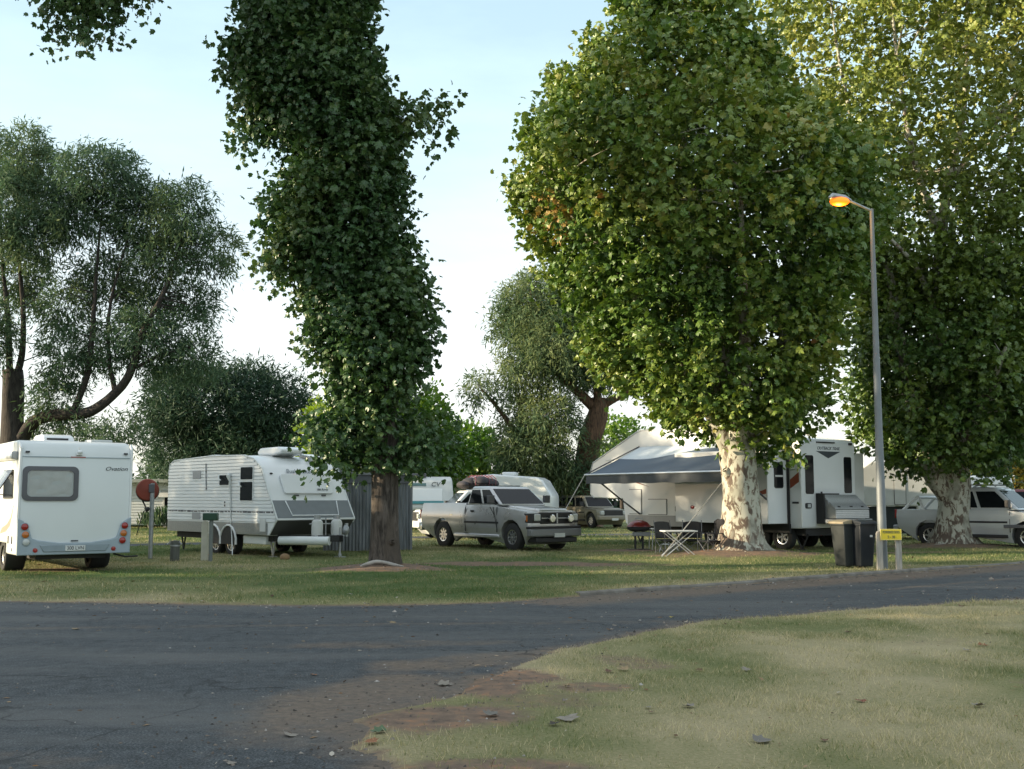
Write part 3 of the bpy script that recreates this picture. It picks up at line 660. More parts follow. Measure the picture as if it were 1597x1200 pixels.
# narrow leafy tree in front of the caravan
PC = [(13.8, -4.54, 2.1), (12.12, -4.59, 1.75), (11.37, -4.5, 1.7), (10.61, -4.0, 2.0), (9.87, -3.85, 1.9), (9.13, -3.66, 1.62), (8.39, -3.56, 1.60), (7.66, -3.54, 1.60), (6.93, -3.44, 1.65), (6.2, -3.25, 1.7), (5.48, -3.05, 1.6), (4.76, -3.0, 1.5), (4.19, -3.1, 1.5), (3.77, -3.2, 1.15), (3.2, -3.15, .95), (2.75, -3.07, .8), (2.45, -2.9, .5)]
lim = [[(-2.76, 24.63, -.1, .36), (-2.76, 24.63, .5, .32), (-2.78, 24.63, 1.5, .30), (-2.78, 24.63, 2.4, .29), (-2.8, 24.63, 3.5, .25), (-2.98, 24.6, 7, .18), (-3.9, 24.5, 11.4, .13), (-4.4, 24.5, 13.5, .10), (-5, 24.5, 17, .04)],
       [(-2.92, 24.5, 2.2, .13), (-3.02, 24.42, 2.4, .12), (-3.08, 24.36, 2.5, .10)],
       [(-2.60, 24.38, .62, .08), (-2.57, 24.31, .625, .07), (-2.555, 24.285, .63, .045)],
       [(-4.3, 24.5, 13, .09), (-6, 24.2, 14.3, .07), (-8, 23.9, 14.6, .05), (-9.6, 23.9, 13.4, .02)],
       [(-4.4, 24.5, 13.4, .09), (-3, 25, 15.5, .06), (-2, 25.3, 17, .02)]]
Pp, Dp = crown_points([(z, x-.08, max(.10, w-.66-.35*(z < 4.6)-.12*(z > 8.5))) for z, x, w in PC], .9, 1650, 24.55, .2, 13, .20)
Pq, Dq = crown_points([(14.2, -4.6, 2.2), (15.5, -4.6, 4.0), (17, -4.5, 3.8), (19, -4.5, 1.6)], .95, 620, 24.5, .4, 14)
E0 = [(-5.75, 10.4, .22, .5), (-5.8, 11.6, .3, .6), (-5.2, 11.1, .4, .4), (-4.85, 7.1, .22, .6), (-4.8, 8.2, .3, .4), (-1.85, 10.3, .15, .3), (-4.2, 3.0, .3, .15), (-2.1, 3.0, .3, .2)]
Pe, De = ell_points(E0, 300, 24.4, .6, 15, .1)
De[:, 2] -= .6
Ph, Dh = ell_points([(-10.05, 12.75, .28, .55), (-9.4, 12.9, .5, .5), (-9.1, 12.35, .28, .55), (-8.8, 13.3, .5, .4), (-9.8, 13.5, .6, .5), (-8.3, 13.6, .35, .35)], 95, 24.0, .6, 16, .1); Dh[:, 2] -= .8; Pe = np.concatenate([Pe, Ph]); De = np.concatenate([De, Dh])
plant_tree('column_tree', 'tall narrow tree clothed in dark leaves down its dark brown trunk', lim, B_COL, np.concatenate([Pp, Pq, Pe]), np.concatenate([Dp, Dq, unit(De)]), L_COL, 27, .58, .15, .45, .142, PLANE_LEAF, 23, .34, .28, flare=.28, rough=.05, flutes=4)
# drooping grey-green trees
GL = [(-22.84, 17.25, 1.71, 1.71), (-22.57, 14.55, 1.5, 2.0), (-22.74, 11.89, 1.3, 1.6), (-23.04, 8.96, 1.3, 1.5), (-18.54, 16.2, 2.0, 1.2), (-19.78, 14.26, 1.5, 1.3), (-16.88, 14.55, 1.9, 1.6), (-14.54, 14.55, 1.2, 1.2), (-13.63, 13.07, 1.2, 1.2), (-15.65, 12.48, 1.5, 1.2), (-18.82, 11.89, 1.5, 1.1), (-20.2, 10.12, 1.2, 1.3), (-17.03, 10.42, 1.4, 1.1), (-14.71, 10.42, 1.2, 1.3), (-19.82, 7.79, 1.3, 1.0), (-18.11, 8.37, 1.1, 1.0), (-14.07, 7.94, 1.2, 1.0), (-15.79, 7.79, 1.0, .75), (-20.32, 6.06, 1.2, .9), (-17.2, 4.6, 1.1, .7), (-21.14, 4.91, 1.0, .7), (-19, 4.2, 1.3, .6)]
lim = [[(-22.3, 50, -.1, .75), (-22.25, 50, 3, .62), (-22.3, 50, 5.5, .52), (-22.4, 50, 7.3, .45)],
       [(-22.2, 50, 6.9, .2), (-22.0, 50, 8.2, .17), (-22.05, 50, 10.1, .14), (-22.4, 50, 13, .09), (-22.6, 50, 17, .03)],
       [(-22.5, 50, 6.9, .2), (-22.7, 50, 9.5, .16), (-23.2, 50.2, 12.5, .08), (-23.4, 50, 16, .02)],
       [(-22.0, 49.9, 3.9, .42), (-21.2, 49.7, 4.95, .36), (-20, 49.5, 5.25, .33), (-18.6, 49.3, 5.35, .30), (-17.45, 49.2, 6.2, .26), (-16.8, 49.2, 7.2, .22), (-16.35, 49.2, 8.9, .18), (-15.6, 49.2, 10.4, .13), (-15.05, 49.3, 12, .08), (-14.5, 49.3, 14.5, .03)],
       [(-19.4, 49.5, 5.4, .2), (-18.85, 49.5, 7, .17), (-18.7, 49.5, 9, .14), (-18.6, 49.5, 12, .09), (-18.4, 49.5, 16, .02)],
       [(-17.5, 49.2, 6.3, .15), (-17.9, 49.4, 8, .12), (-17.9, 49.5, 10.5, .08), (-16.9, 49.5, 14.5, .03)],
       [(-16.6, 49.2, 7.3, .1), (-15.4, 49.2, 7.9, .07), (-14, 49.2, 8.3, .02)]]
lim = [[(x, y, z, r*(.78 if q else .92)) for x, y, z, r in L_] for q, L_ in enumerate(lim)]
Pp, Dp = ell_points([(x, z, a*.84, b_*.86) for x, z, a, b_ in GL]+[(-21.4, 15.3, 1.0, 1.2), (-21.3, 13.2, 1.0, 1.0), (-16.2, 9.0, 1.2, .8)], 3900, 50, 2.6, 31, .1)
plant_tree('gum_tree', 'large open grey green tree with a curved limb at the left edge', lim, B_DARK, Pp, Dp, L_GUM, 24, .62, .16, .55, .26, GUM_LEAF, 32, .38, .3)
CG = [(1.33, 12.72, 2.6, 2.1), (0.05, 11.25, 1.5, 1.5), (2.23, 10.15, 2.4, 1.7), (3.67, 8.9, 2.0, 1.3), (0.42, 8.5, 1.6, 1.2), (1.68, 6.14, 1.9, 1.6), (1.13, 3.98, 2.0, 1.5), (2.93, 2.91, 1.7, 1.4), (0.05, 4.34, 1.2, 1.4), (-1.94, 7.78, .86, 1.0), (0.05, 6.3, .9, 1.1), (4.73, 3.8, .8, 1.3), (.41, 2.19, 1.1, .9), (5.86, 9.42, 1.7, 1.3), (3.4, 11.8, 1.8, 1.8), (5.6, 11.5, 1.8, 2)]
lim = [[(3.8, 63, -.1, 1.05), (3.85, 63, 1.2, .85), (4.07, 63, 2.9, .72), (4.37, 63, 4.7, .62), (4.82, 63, 6.3, .55), (4.9, 63, 7.2, .42)],
       [(4.85, 63, 6.7, .3), (5.65, 63, 7.1, .22), (6.74, 62.8, 7.6, .16), (8.5, 62.6, 9, .06)],
       [(4.8, 63, 6.5, .34), (3.84, 62.9, 7.4, .25), (2.6, 62.8, 8.6, .17), (1.5, 62.6, 11, .09), (1, 62.5, 13.5, .03)],
       [(4.85, 63, 6.9, .25), (4.6, 63, 9, .18), (3.8, 63, 12, .06)],
       [(3.9, 62.9, 2.3, .3), (2.2, 62.7, 3.4, .22), (.6, 62.5, 4.6, .17), (-.15, 62.4, 5.7, .14), (-1.1, 62.3, 6.95, .10), (-1.7, 62.3, 7.6, .04)],
       [(.9, 62.6, 4.4, .17), (.5, 62.5, 5.8, .16), (.46, 62.5, 7.1, .15)]]
Pp, Dp = ell_points([(x+.15, z, a*.76, b_*.8) for x, z, a, b_ in CG], 3200, 62.6, 3.0, 33, .1)
plant_tree('gum_tree', 'big grey green gum tree with a thick rusty trunk behind the silver pickup', lim, B_GUM, Pp, Dp, L_GUM, 24, .75, .2, .6, .31, GUM_LEAF, 34, .62, .3, flare=.5)
def small_tree(name, label, base, ells, lm, n, size, seed, tmpl=OVAL_LEAF, bark=B_DARK, ry=2.0, per=10, length=.6, droop=.1, b=.4, amp=.3, r=.16, group=None, spread=.2, inner=.35):
    x, y = base; top = max(e[1] for e in ells)
    lim = [[(x, y, -.1, r*1.2), (x, y, top*.35, r), (x+.1, y, top*.65, r*.7), (x, y, top, r*.25)]]
    for e in ells[:6]: lim.append([(x, y, top*.3, r*.6), ((x+e[0])/2, y, (top*.35+e[1])/2, r*.4), (e[0], y, e[1], r*.12)])
    P, D = ell_points(ells, n, y, ry, seed, inner)
    return plant_tree(name, label, lim, bark, P, D, lm, per, length, spread, droop, size, tmpl, seed, b, amp, group, twigs=False)
small_tree('bushy_tree', 'dense dark round topped tree behind the ribbed white caravan', (-15.6, 62), [(-15.93, 6.43, 4.0, 2.2), (-17.74, 7.4, 2.0, 1.3), (-13.46, 6.9, 1.9, 1.5), (-17.67, 4.6, 2.1, 1.3), (-14.12, 4.4, 2.4, 1.3), (-15.8, 3.6, 2.6, 1.0)], L_DARK, 2600, .36, 41, GUM_LEAF, per=17, droop=.3, length=.8, spread=.28, inner=.5)
small_tree('shrubby_tree', 'bright yellow green tree just left of the narrow tree trunk', (-9.6, 57), [(-9.2, 4.8, 1.0, 1.4), (-9.6, 3.4, .9, 1.2), (-8.2, 5.4, 1.3, 1.3), (-8.6, 3.2, 1.3, 1.2)], L_LIGHT, 620, .26, 42, b=.75)
small_tree('shrubby_tree', 'mid green tree just right of the narrow tree trunk', (-5.2, 62), [(-4.91, 5.01, 1.8, 1.8), (-5.63, 6.43, 1.4, 1.4), (-6.32, 4.3, 1.4, 1.4), (-4.4, 3.6, 1.8, 1.2)], L_LIGHT, 900, .30, 43, b=.12, amp=.25)
small_tree('shrubby_tree', 'low green tree above the roof of the cream cabin', (-2.9, 72), [(-3.2, 4.5, 1.9, 1.5), (-1.7, 3.7, 1.3, 1.1), (-4.6, 4.0, 1.4, 1.4)], L_LIGHT, 650, .32, 44, b=.1, amp=.2)
small_tree('bushy_tree', 'small olive tree showing above the sloping nose of the trailer', (8.8, 90), [(8.31, 6.2, 1.7, 1.5), (9.8, 5.8, 1.5, 1.2), (9, 4, 2.2, 1.5), (11, 5, 1.6, 1.5)], L_LIGHT, 620, .36, 45, b=.2)
small_tree('wispy_tree', 'thin wispy tree far off beyond the weatherboard cabin', (-28.2, 90), [(-28.67, 4.6, .7, 1.0), (-27.7, 4.5, .7, 1.0), (-28.2, 3.4, 1.2, .6)], L_GUM, 190, .34, 46, GUM_LEAF, r=.09, per=14)
small_tree('gold_tree', 'small golden leaved tree at the right edge behind the silver ute', (31.4, 70), [(31.6, 4.9, 1.3, 1.7), (32.6, 3.4, 1.6, 1.3), (30.4, 4.0, 1.1, 1.0)], L_GOLD, 520, .30, 47, b=.45, amp=.4)
small_tree('bushy_tree', 'dark green tree filling the gap right of the yellowing plane trunk', (27.0, 64), [(25.5, 6, 2.6, 2.6), (28.4, 6.4, 2.5, 2.8), (23.2, 5.4, 2.0, 2.2), (27, 9, 2.6, 2.4)], L_COL, 900, .34, 48, b=.5)
# far belt of trees that closes the view
g = np.random.default_rng(52); n = 5200
X = g.uniform(-115, 115, n); top = 3.4+1.5*vnoise(X[:, None]*np.ones((1, 1)), .045, 3)+1.0*vnoise(X[:, None]*np.ones((1, 1)), .16, 4)
Pp = np.stack([X, 128+g.normal(size=n)*2.2, top*g.random(n)**.7], 1)
Q, ax, s, roll, i = shoots(Pp, unit(g.normal(size=(n, 3))+np.array([0, 0, .4])), 10, .9, .45, .2, .62, 53)
o = leaves('distant_trees', Q, ax, s, tint_of(Q, i, 54, .4, .4), OVAL_LEAF, L_DARK, None, roll); o['kind'] = 'stuff'
# unseen trees added past the left edge, crowns shaped to shade road, lawn, vehicles
for c, e, ll in [(-4.5, [(4.6, 3.4, 4.2), (9, 3.4, 3.6), (13, 3.0, 3.0)], 'unseen tree placed for shade left of the view, nearest to the camera'), (-9.5, [(4.6, 3.4, 4.2), (9, 3.4, 3.6), (13, 3.0, 3.0)], 'unseen tree placed for shade left of the view, second from the camera'),
                 (-14.5, [(4.6, 3.4, 4.2), (9, 3.4, 3.6), (13, 3.0, 3.0)], 'unseen tree placed for shade left of the view, third from the camera'), (-19.7, [(5, 3.9, 3.8), (8.8, 3.9, 2.5), (17.5, 3.2, 2.8)], 'two tiered unseen tree shaped for shade left of the view, fourth from the camera'),
                 (-22.2, [(14.6, 1.25, 2.2), (17.3, 1.35, 2.2), (20.2, 2.1, 2.3, 2.6)], 'slim bare stemmed unseen tree shaped for shade left of the view, fifth from the camera'), (-33.6, [(4.8, 4.4, 3.2), (7.8, 4.3, 2.4), (10.4, 4.1, 2.4)], 'low spreading unseen tree shaped for shade left of the view, sixth from the camera'), (-38.6, [(4.5, 2.5, 3), (8, 2.6, 2.6), (11.2, 2.4, 2.2)], 'upright unseen tree added for shade left of the view, farthest from the camera')]:
    hx, hy = math.sin(R(SUN_AZ)), math.cos(R(SUN_AZ)); x_, y_ = -hy*c+34*hx, hx*c+34*hy
    small_tree('added_shade_tree', ll, (x_, y_), [(x_, q[0], q[1], q[2], y_+(q[3] if len(q) > 3 else 0)) for q in e], L_COL, 1000, .5, 60-int(c), per=8, ry=1.5, r=.3, group='unseen trees placed for shade beyond the left edge of the view')

# ------------------------------------------------------------------ vehicles
def arch(cx, cz, r, a0=205, a1=-25, n=9):
    return [(cx+r*math.cos(R(a0+(a1-a0)*i/n)), cz+r*math.sin(R(a0+(a1-a0)*i/n))) for i in range(n+1)]
def sculpt(o, W, xf, xr, belt):
    """gives flat sided bodywork its barrel curve and rounded plan"""
    import bmesh
    bm = bmesh.new(); bm.from_mesh(o.data)
    for z in (.66, .78, .9, 1.0, 1.08, 1.18):
        bmesh.ops.bisect_plane(bm, geom=bm.verts[:]+bm.edges[:]+bm.faces[:], plane_co=(0, 0, z), plane_no=(0, 0, 1), dist=1e-4)
    for y in (-.8, -.55, .55, .8):
        bmesh.ops.bisect_plane(bm, geom=bm.verts[:]+bm.edges[:]+bm.faces[:], plane_co=(0, y*W, 0), plane_no=(0, 1, 0), dist=1e-4)
    for v in bm.verts:
        q = v.co; k = abs(q.y)/W
        if q.x > xf-.35: q.x -= .16*k**4
        if q.x < xr+.3: q.x += .05*k**4
        if k > .85:
            z = q.z; f = 1-.085*max(0, (z-.98)/.4)**2-.07*max(0, (.80-z)/.35)**2+.012*math.exp(-((z-1.02)/.05)**2)
            q.y *= f
    bm.to_mesh(o.data); bm.free(); o.data.update()
    o.data.shade_smooth(); o.data.set_sharp_from_angle(angle=R(32))
    return o
def car(name, label, cat, loc, rz, paint, W=.98, wb=3.52, ro=1.22, fo=.95, bed=True, tub_x=-2.30, belt=1.30, rail=1.36, cowl=(-.62, 1.22), hood_f=1.06, hood_rise=.07,
        roof=1.84, wt=.72, gh=(-2.28, -2.12, -1.28, -.48), r=.385, sill=.50, rim=.22, steer=0, extra=None, glass=None, chrome=True, plate=None, spokes=8, rimm=None, group=None, trim=True, pillars=((.06, .47), (.53, .93))):
    t = thing(name, label, cat, loc, rz, group); xr, xf = -wb-ro, fo; ra = r+.10; gm = glass or M_GLASS
    fa = arch(0, r, ra)
    front = fa+[(xf-.10, sill-.02), (xf, sill+.12), (xf, .80), (xf-.05, hood_f), (cowl[0]+.45, cowl[1]-.05), (cowl[0], cowl[1])]
    if bed:
        _ = MB().prism([(tub_x, sill), ]+front+[(cowl[0]-.15, belt), (tub_x, belt)], 'y', -W, W)
        sculpt(_.build('body', paint, t, bevel=.045, seg=3), W, xf, xr, belt)
        b = MB(); pr = [(xr+.04, .62)]+arch(-wb, r, ra)+[(tub_x-.03, sill), (tub_x-.03, rail), (xr, rail), (xr, .9)]
        for s in (-1, 1): b.prism(pr, 'y', s*W, s*(W-.13))
        b.box(xr+.01, xr+.09, -W+.13, W-.13, .66, rail); b.box(xr+.09, tub_x-.03, -W+.13, W-.13, .78, .86); b.box(tub_x-.10, tub_x-.03, -W+.13, W-.13, .86, rail)
        sculpt(b.build('tub', paint, t, bevel=.03, seg=3), W, 99, xr, rail)
    else:
        _ = MB().prism([(xr+.03, .60)]+arch(-wb, r, ra)+front+[(cowl[0]-.15, belt), (xr+.05, belt), (xr, .95)], 'y', -W, W)
        sculpt(_.build('body', paint, t, bevel=.05, seg=3), W, xf, xr, belt)
    hw = W*.66
    b = MB(); x0, x1 = cowl[0]-.1, xf-.03
    b.add([(x0, -hw, cowl[1]-.2), (x1, -hw*.88, hood_f-.25), (x1, hw*.88, hood_f-.25), (x0, hw, cowl[1]-.2), (x0, -hw, cowl[1]+hood_rise*.6), (x1-.10, -hw*.86, hood_f+hood_rise), (x1-.10, hw*.86, hood_f+hood_rise), (x0, hw, cowl[1]+hood_rise*.6)],
          [(0, 3, 2, 1), (4, 5, 6, 7), (0, 1, 5, 4), (1, 2, 6, 5), (2, 3, 7, 6), (3, 0, 4, 7)])
    b.build('bonnet', paint, t, bevel=.06, seg=3)
    a0, a1, a2, a3 = gh; wb_ = W-.06
    def sp(s, u, v):
        xb, xt = a0+(a3-a0)*u, a1+(a2-a1)*u
        return (xb+(xt-xb)*v, s*(wb_+(wt-wb_)*v), belt-.02+(roof-belt+.02)*v)
    b = MB(); vs = [sp(-1, 0, 0), sp(-1, 1, 0), sp(1, 1, 0), sp(1, 0, 0), sp(-1, 0, 1), sp(-1, 1, 1), sp(1, 1, 1), sp(1, 0, 1)]
    b.add(vs, [(0, 3, 2, 1), (4, 5, 6, 7), (0, 1, 5, 4), (1, 2, 6, 5), (2, 3, 7, 6), (3, 0, 4, 7)])
    b.build('cab', paint, t, bevel=.075, seg=4)
    for s in (-1, 1):
        for u0, u1 in pillars:
            b = MB(); b.slab([sp(s, u0, .10), sp(s, u1+.02*(u1 > .8), .10), sp(s, u1-.01, .82), sp(s, u0+.01, .82)], .008, (0, s, .3)); b.build('side_window', gm, t, bevel=.006)
        b = MB(); mx, mz = a3-.28, belt+.17
        b.box(mx-.05, mx+.06, s*(W+.02), s*(W+.24), mz-.11, mz+.12); b.tube([(mx, s*(W-.08), belt+.02), (mx, s*(W+.08), mz-.05)], .025)
        b.build('door_mirror', M_BLACK if not chrome else M_DGREY, t, bevel=.02)
        if trim:
            MB().box((tub_x if bed else -wb+ra+.06), -ra-.08, s*(W-.005), s*(W+.014), .80, .86).build('side_moulding', M_BLACK, t, bevel=.005)
        for dx in ([cowl[0]-.05, a0+.03] if bed else [cowl[0]-.05, (a0+a3)/2, a0+.9]):
            MB().box(dx-.008, dx+.008, s*(W-.02), s*(W+.003), sill+.04, belt-.06).build('door_gap', M_BLACK, t, smooth=0)
        MB().box(a0+.30, a0+.46, s*(W-.01), s*(W+.022), belt-.22, belt-.16).build('door_handle', M_BLACK, t, bevel=.01)
        MB().box(-wb+ra+.1, -ra-.1, s*(W-.14), s*(W-.02), sill-.13, sill-.03).build('side_step', M_ALU if chrome else M_BLACK, t, bevel=.02)
        y0, y1 = sorted((s*(W-.13), s*(W-.36)))
        b = MB(); b.box(xf-.16, xf+.022, y0, y1, hood_f-.27, hood_f-.07); b.build('headlight', M_CLENS, t, bevel=.03, seg=3)
        MB().box(xr-.012, xr+.06, *sorted((s*(W+.004), s*(W-.16))), .92, 1.20).build('tail_light', M_REDLENS, t, bevel=.015)
        wheel(t, 0, s*(W-.16), r, .24, rim, s, rimm, spokes, steer); wheel(t, -wb, s*(W-.16), r, .24, rim, s, rimm, spokes)
    # windscreen, rear glass
    for u, o_, nm in ((1, (1, 0, .4), 'windscreen'), (0, (-1, 0, .4), 'rear_window')):
        q = [sp(-1, u, .09), sp(1, u, .09), sp(1, u, .86), sp(-1, u, .86)]
        q = [(p[0], p[1]*.90, p[2]) for p in q]; MB().slab(q, .008, o_).build(nm, gm, t, bevel=.006)
    MB().box(xf-.30, xf+.022, -W+.36, W-.36, hood_f-.36, hood_f-.02).build('grille', M_BLACK, t, bevel=.03, seg=3)
    b = MB(); b.prism([(xf-.20, -W-.01), (xf+.02, -W-.01), (xf+.12, -W*.6), (xf+.14, 0), (xf+.12, W*.6), (xf+.02, W+.01), (xf-.20, W+.01)], 'z', sill-.06, sill+.17)
    b.build('bumper', mat('dull_chrome', (.20, .205, .21), .45, metal=.4, noise=.05) if chrome else paint, t, bevel=.04, seg=3)
    MB().box(xr-.10, xr+.06, -W+.04, W-.04, .52, .70).build('rear_bumper', M_CHROME if chrome else M_GREY, t, bevel=.03)
    MB().box(xr+.25, xf-.3, -W+.28, W-.28, .34, .66).build('chassis', M_CHASSIS, t)
    MB().box(xf+.13, xf+.155, -.20, .20, sill-.08, sill+.04).build('number_plate', M_OFFW, t)
    if extra: extra(t, dict(xr=xr, xf=xf, W=W, sp=sp))
    return t

def ram_extra(t, k):
    xf = k['xf']
    for s in (-1, 1):
        b = MB(); b.prism([(xf-.34, s*.975), (xf-.16, s*.99), (xf-.03, s*.90), (xf+.005, s*.6), (xf-.3, s*.6)][::s], 'z', .84, 1.12); b.build('lamp_surround', M_BLACK, t, bevel=.015)
        b = MB(); b.prism([(xf-.24, s*.988), (xf-.17, s*.995), (xf-.06, s*.91), (xf-.2, s*.86)][::s], 'z', .88, 1.06); b.build('indicator', M_AMBER, t, bevel=.01)
    b = MB()
    b.box(xf-.02, xf+.045, -.60, .60, .96, .995); b.box(xf-.02, xf+.045, -.025, .025, .82, 1.12); b.build('grille_bar', M_SILVER, t, bevel=.01)
    for y in (-.30, .42):
        b = MB(); b.lathe([(.001, .12), (.10, .12), (.115, .10), (.10, 0), (.001, -.05)], (xf+.07, y, .97), 'x', 16); b.build('spotlight', M_CHROME, t)
    b = MB(); b.prism([(xf-.24, -.985), (xf+.01, -.985), (xf+.06, -.7), (xf+.06, .7), (xf+.01, .985), (xf-.24, .985)], 'z', .66, .74); b.build('bumper_top', M_BLACK, t, bevel=.02)
    b = MB(); b.box(xf-.4, xf+.03, -.8, .8, .26, .42); b.build('air_dam', M_BLACK, t, bevel=.03)
    b = MB(); y = -1.0
    b.tube([(-.95, y-.02, 1.30), (-.73, y-.02, 1.05), (-.60, y-.02, .62)], .012); b.tube([(-.66, y-.12, 1.30), (-.73, y-.02, 1.05)], .012)
    b.build('mirror_strap', M_BLACK, t)
    b = MB(); b.tube([(.35, .75, 1.12), (.33, .78, 1.9)], .006, 5); b.build('aerial', M_BLACK, t)
    b = MB(); b.box(-3.08, -2.93, -.99, -.982, 1.02, 1.06); b.build('badge', M_CHROME, t)
car('pickup_truck', 'silver extended cab pickup with spotlights on its black grille', 'pickup truck', (.72, 34.2, 0), R(-51), M_SILVER, extra=ram_extra, steer=R(0), roof=1.93, rail=1.41, belt=1.36, cowl=(-.62, 1.31), hood_f=1.17, hood_rise=.08, wt=.78, r=.415, gh=(-2.28, -2.16, -1.30, -.52))
def ute_extra(t, k):
    for s in (-1, 1):
        b = MB(); b.tube([(-2.15, s*.62, 1.92), (-1.95, s*.62, 1.98), (-1.05, s*.60, 1.98), (-.98, s*.60, 1.92)], .022); b.build('roof_rail', M_ALU, t)
    b = MB(); q = []
    for s in (-1, 1):
        b.tube([(-3.95, s*.80, 1.12), (-3.50, s*.74, 1.56), (-3.40, s*.66, 1.60)], .055); b.tube([(-3.2, s*.80, 1.12), (-3.38, s*.74, 1.56)], .055)
    b.tube([(-3.42, -.72, 1.59), (-3.42, .72, 1.59)], .055); b.build('sports_bar', M_WHITE, t)
    for s in (-1, 1): MB().box(-.68, .62, s*.93, s*.955, .66, .76).build('guard_flare', M_DGREY, t, bevel=.01)
    b = MB(); b.tube([(-4.15, 0, .5), (-4.6, 0, .48)], .035); b.tube([(-4.55, 0, .48), (-4.55, 0, .06)], .02); b.build('tow_bar', M_CHASSIS, t)
car('dual_cab_ute', 'pale silver dual cab ute with a white sports bar behind the right plane trunk', 'ute', (16.15, 34.75, 0), R(-43), M_SILVER2, W=.92, wb=3.0, ro=1.12, fo=.85, tub_x=-2.30, belt=1.22, rail=1.20, cowl=(-.45, 1.17), hood_f=1.05, hood_rise=.05, roof=1.90, wt=.66,
    gh=(-2.28, -2.18, -.98, -.22), r=.39, sill=.48, rim=.23, chrome=False, extra=ute_extra, spokes=6, glass=M_TINT, pillars=((.05, .40), (.45, .90)))
def rack_extra(t, k):
    b = MB()
    for x in (-2.9, -2.1, -1.3): b.box(x-.02, x+.02, -.66, .66, 1.93, 1.96)
    for s in (-1, 1):
        b.box(-3.2, -1.1, s*.66-.015, s*.66+.015, 1.95, 2.06)
        for x in (-3.0, -2.1, -1.3): b.tube([(x, s*.62, 1.82), (x, s*.66, 1.96)], .018, 6)
    b.build('roof_rack', M_BLACK, t)
car('wagon', 'white four wheel drive wagon with a loaded roof rack behind the pickup', 'car', (-2.95, 44.3, 0), R(196), M_WHITE, W=.95, wb=2.9, ro=.95, fo=.9, bed=False, belt=1.18, cowl=(-.45, 1.14), hood_f=1.05, roof=1.88, wt=.72, gh=(-3.78, -3.6, -1.05, -.35), r=.39, chrome=False, extra=rack_extra, pillars=((.04, .30), (.33, .62), (.65, .93)))
b = MB(); g = np.random.default_rng(3)
for x, y, rx, ry, rz in [(-.8, 0, .55, .55, .22), (-.2, .1, .6, .5, .27), (.35, -.1, .5, .5, .24), (.8, 0, .35, .5, .16)]: b.ball((x, y, rz*.75), rx, ry, rz, 14, 8)
o = b.build('luggage', mat('dark_tarpaulin', (.035, .03, .035), .7, noise=.5, bump=.5), None); o.location = (-1.42, 44.75, 1.97); o.rotation_euler = (0, 0, R(196)); o.scale = (.68, 1, 1); tag(o, 'lumpy dark covered luggage tied on the roof rack of the white wagon', 'luggage')
b = MB()
for k in range(7):
    x = -.95+k*.2; b.tube([(x, -.55, .10), (x+.12, -.35, .42), (x+.02, .1, .50), (x-.1, .4, .35), (x, .55, .1)], .018, 6)
o2 = b.build('strap', M_RED, o)
car('four_wheel_drive', 'muddy tan four wheel drive parked under the raised nose of the trailer', 'car', (4.9, 59.6, 0), R(-62), M_TAN, W=.93, wb=2.8, ro=.9, fo=.85, bed=False, belt=1.10, cowl=(-.5, 1.06), hood_f=.98, roof=1.72, wt=.7, gh=(-3.6, -3.4, -1.0, -.35), r=.40, chrome=False, pillars=((.04, .30), (.33, .62), (.65, .93)))
car('hatchback', 'dark red car beyond the silver ute at the right edge', 'car', (26.2, 55.2, 0), R(-20), M_RED, W=.85, wb=2.6, ro=.7, fo=.8, bed=False, belt=1.35, cowl=(-.4, 1.3), hood_f=1.2, roof=2.0, wt=.66, gh=(-3.2, -2.9, -1.0, -.3), r=.33, chrome=False, pillars=((.04, .30), (.33, .62), (.65, .93)))

# ---- motorhome seen from behind (x forward, rear face at x = 0, +y is its left side)
t = thing('motorhome', 'white motorhome seen from behind with a grey framed window and round tail lamps', 'motorhome', (-9.12, 23.6, 0), R(125))
W = 1.13; ZB, ZS, ZT = .40, 2.42, 2.76
prof = [(.03, ZB), (1.0, ZB), (1.0, .62), (5.6, .62), (5.6, 1.6), (6.3, 2.0), (6.2, ZT-.02), (.42, ZT), (.2, ZT-.05), (.06, ZT-.2), (.0, ZS), (0, .8)]
MB().prism(prof, 'y', -W, W).build('body', M_CREAM, t, bevel=.05, seg=4)
MB().prism([(5.55, .45), (7.2, .5), (7.3, .9), (6.6, 1.05), (5.9, 1.75), (5.55, 1.75)], 'y', -.95, .95).build('cab', M_WHITE, t, bevel=.1, seg=3)
MB().box(-.012, .002, -W+.05, W-.05, ZS-.018, ZS).build('rear_seam', M_BLUEG, t)
for s in (-1, 1):
    MB().prism([(-.02, .72), (-.02, 2.6), (.10, 2.72), (.10, .72)], 'y', s*(W-.035), s*(W+.012)).build('corner_trim', M_WHITE, t, bevel=.01)
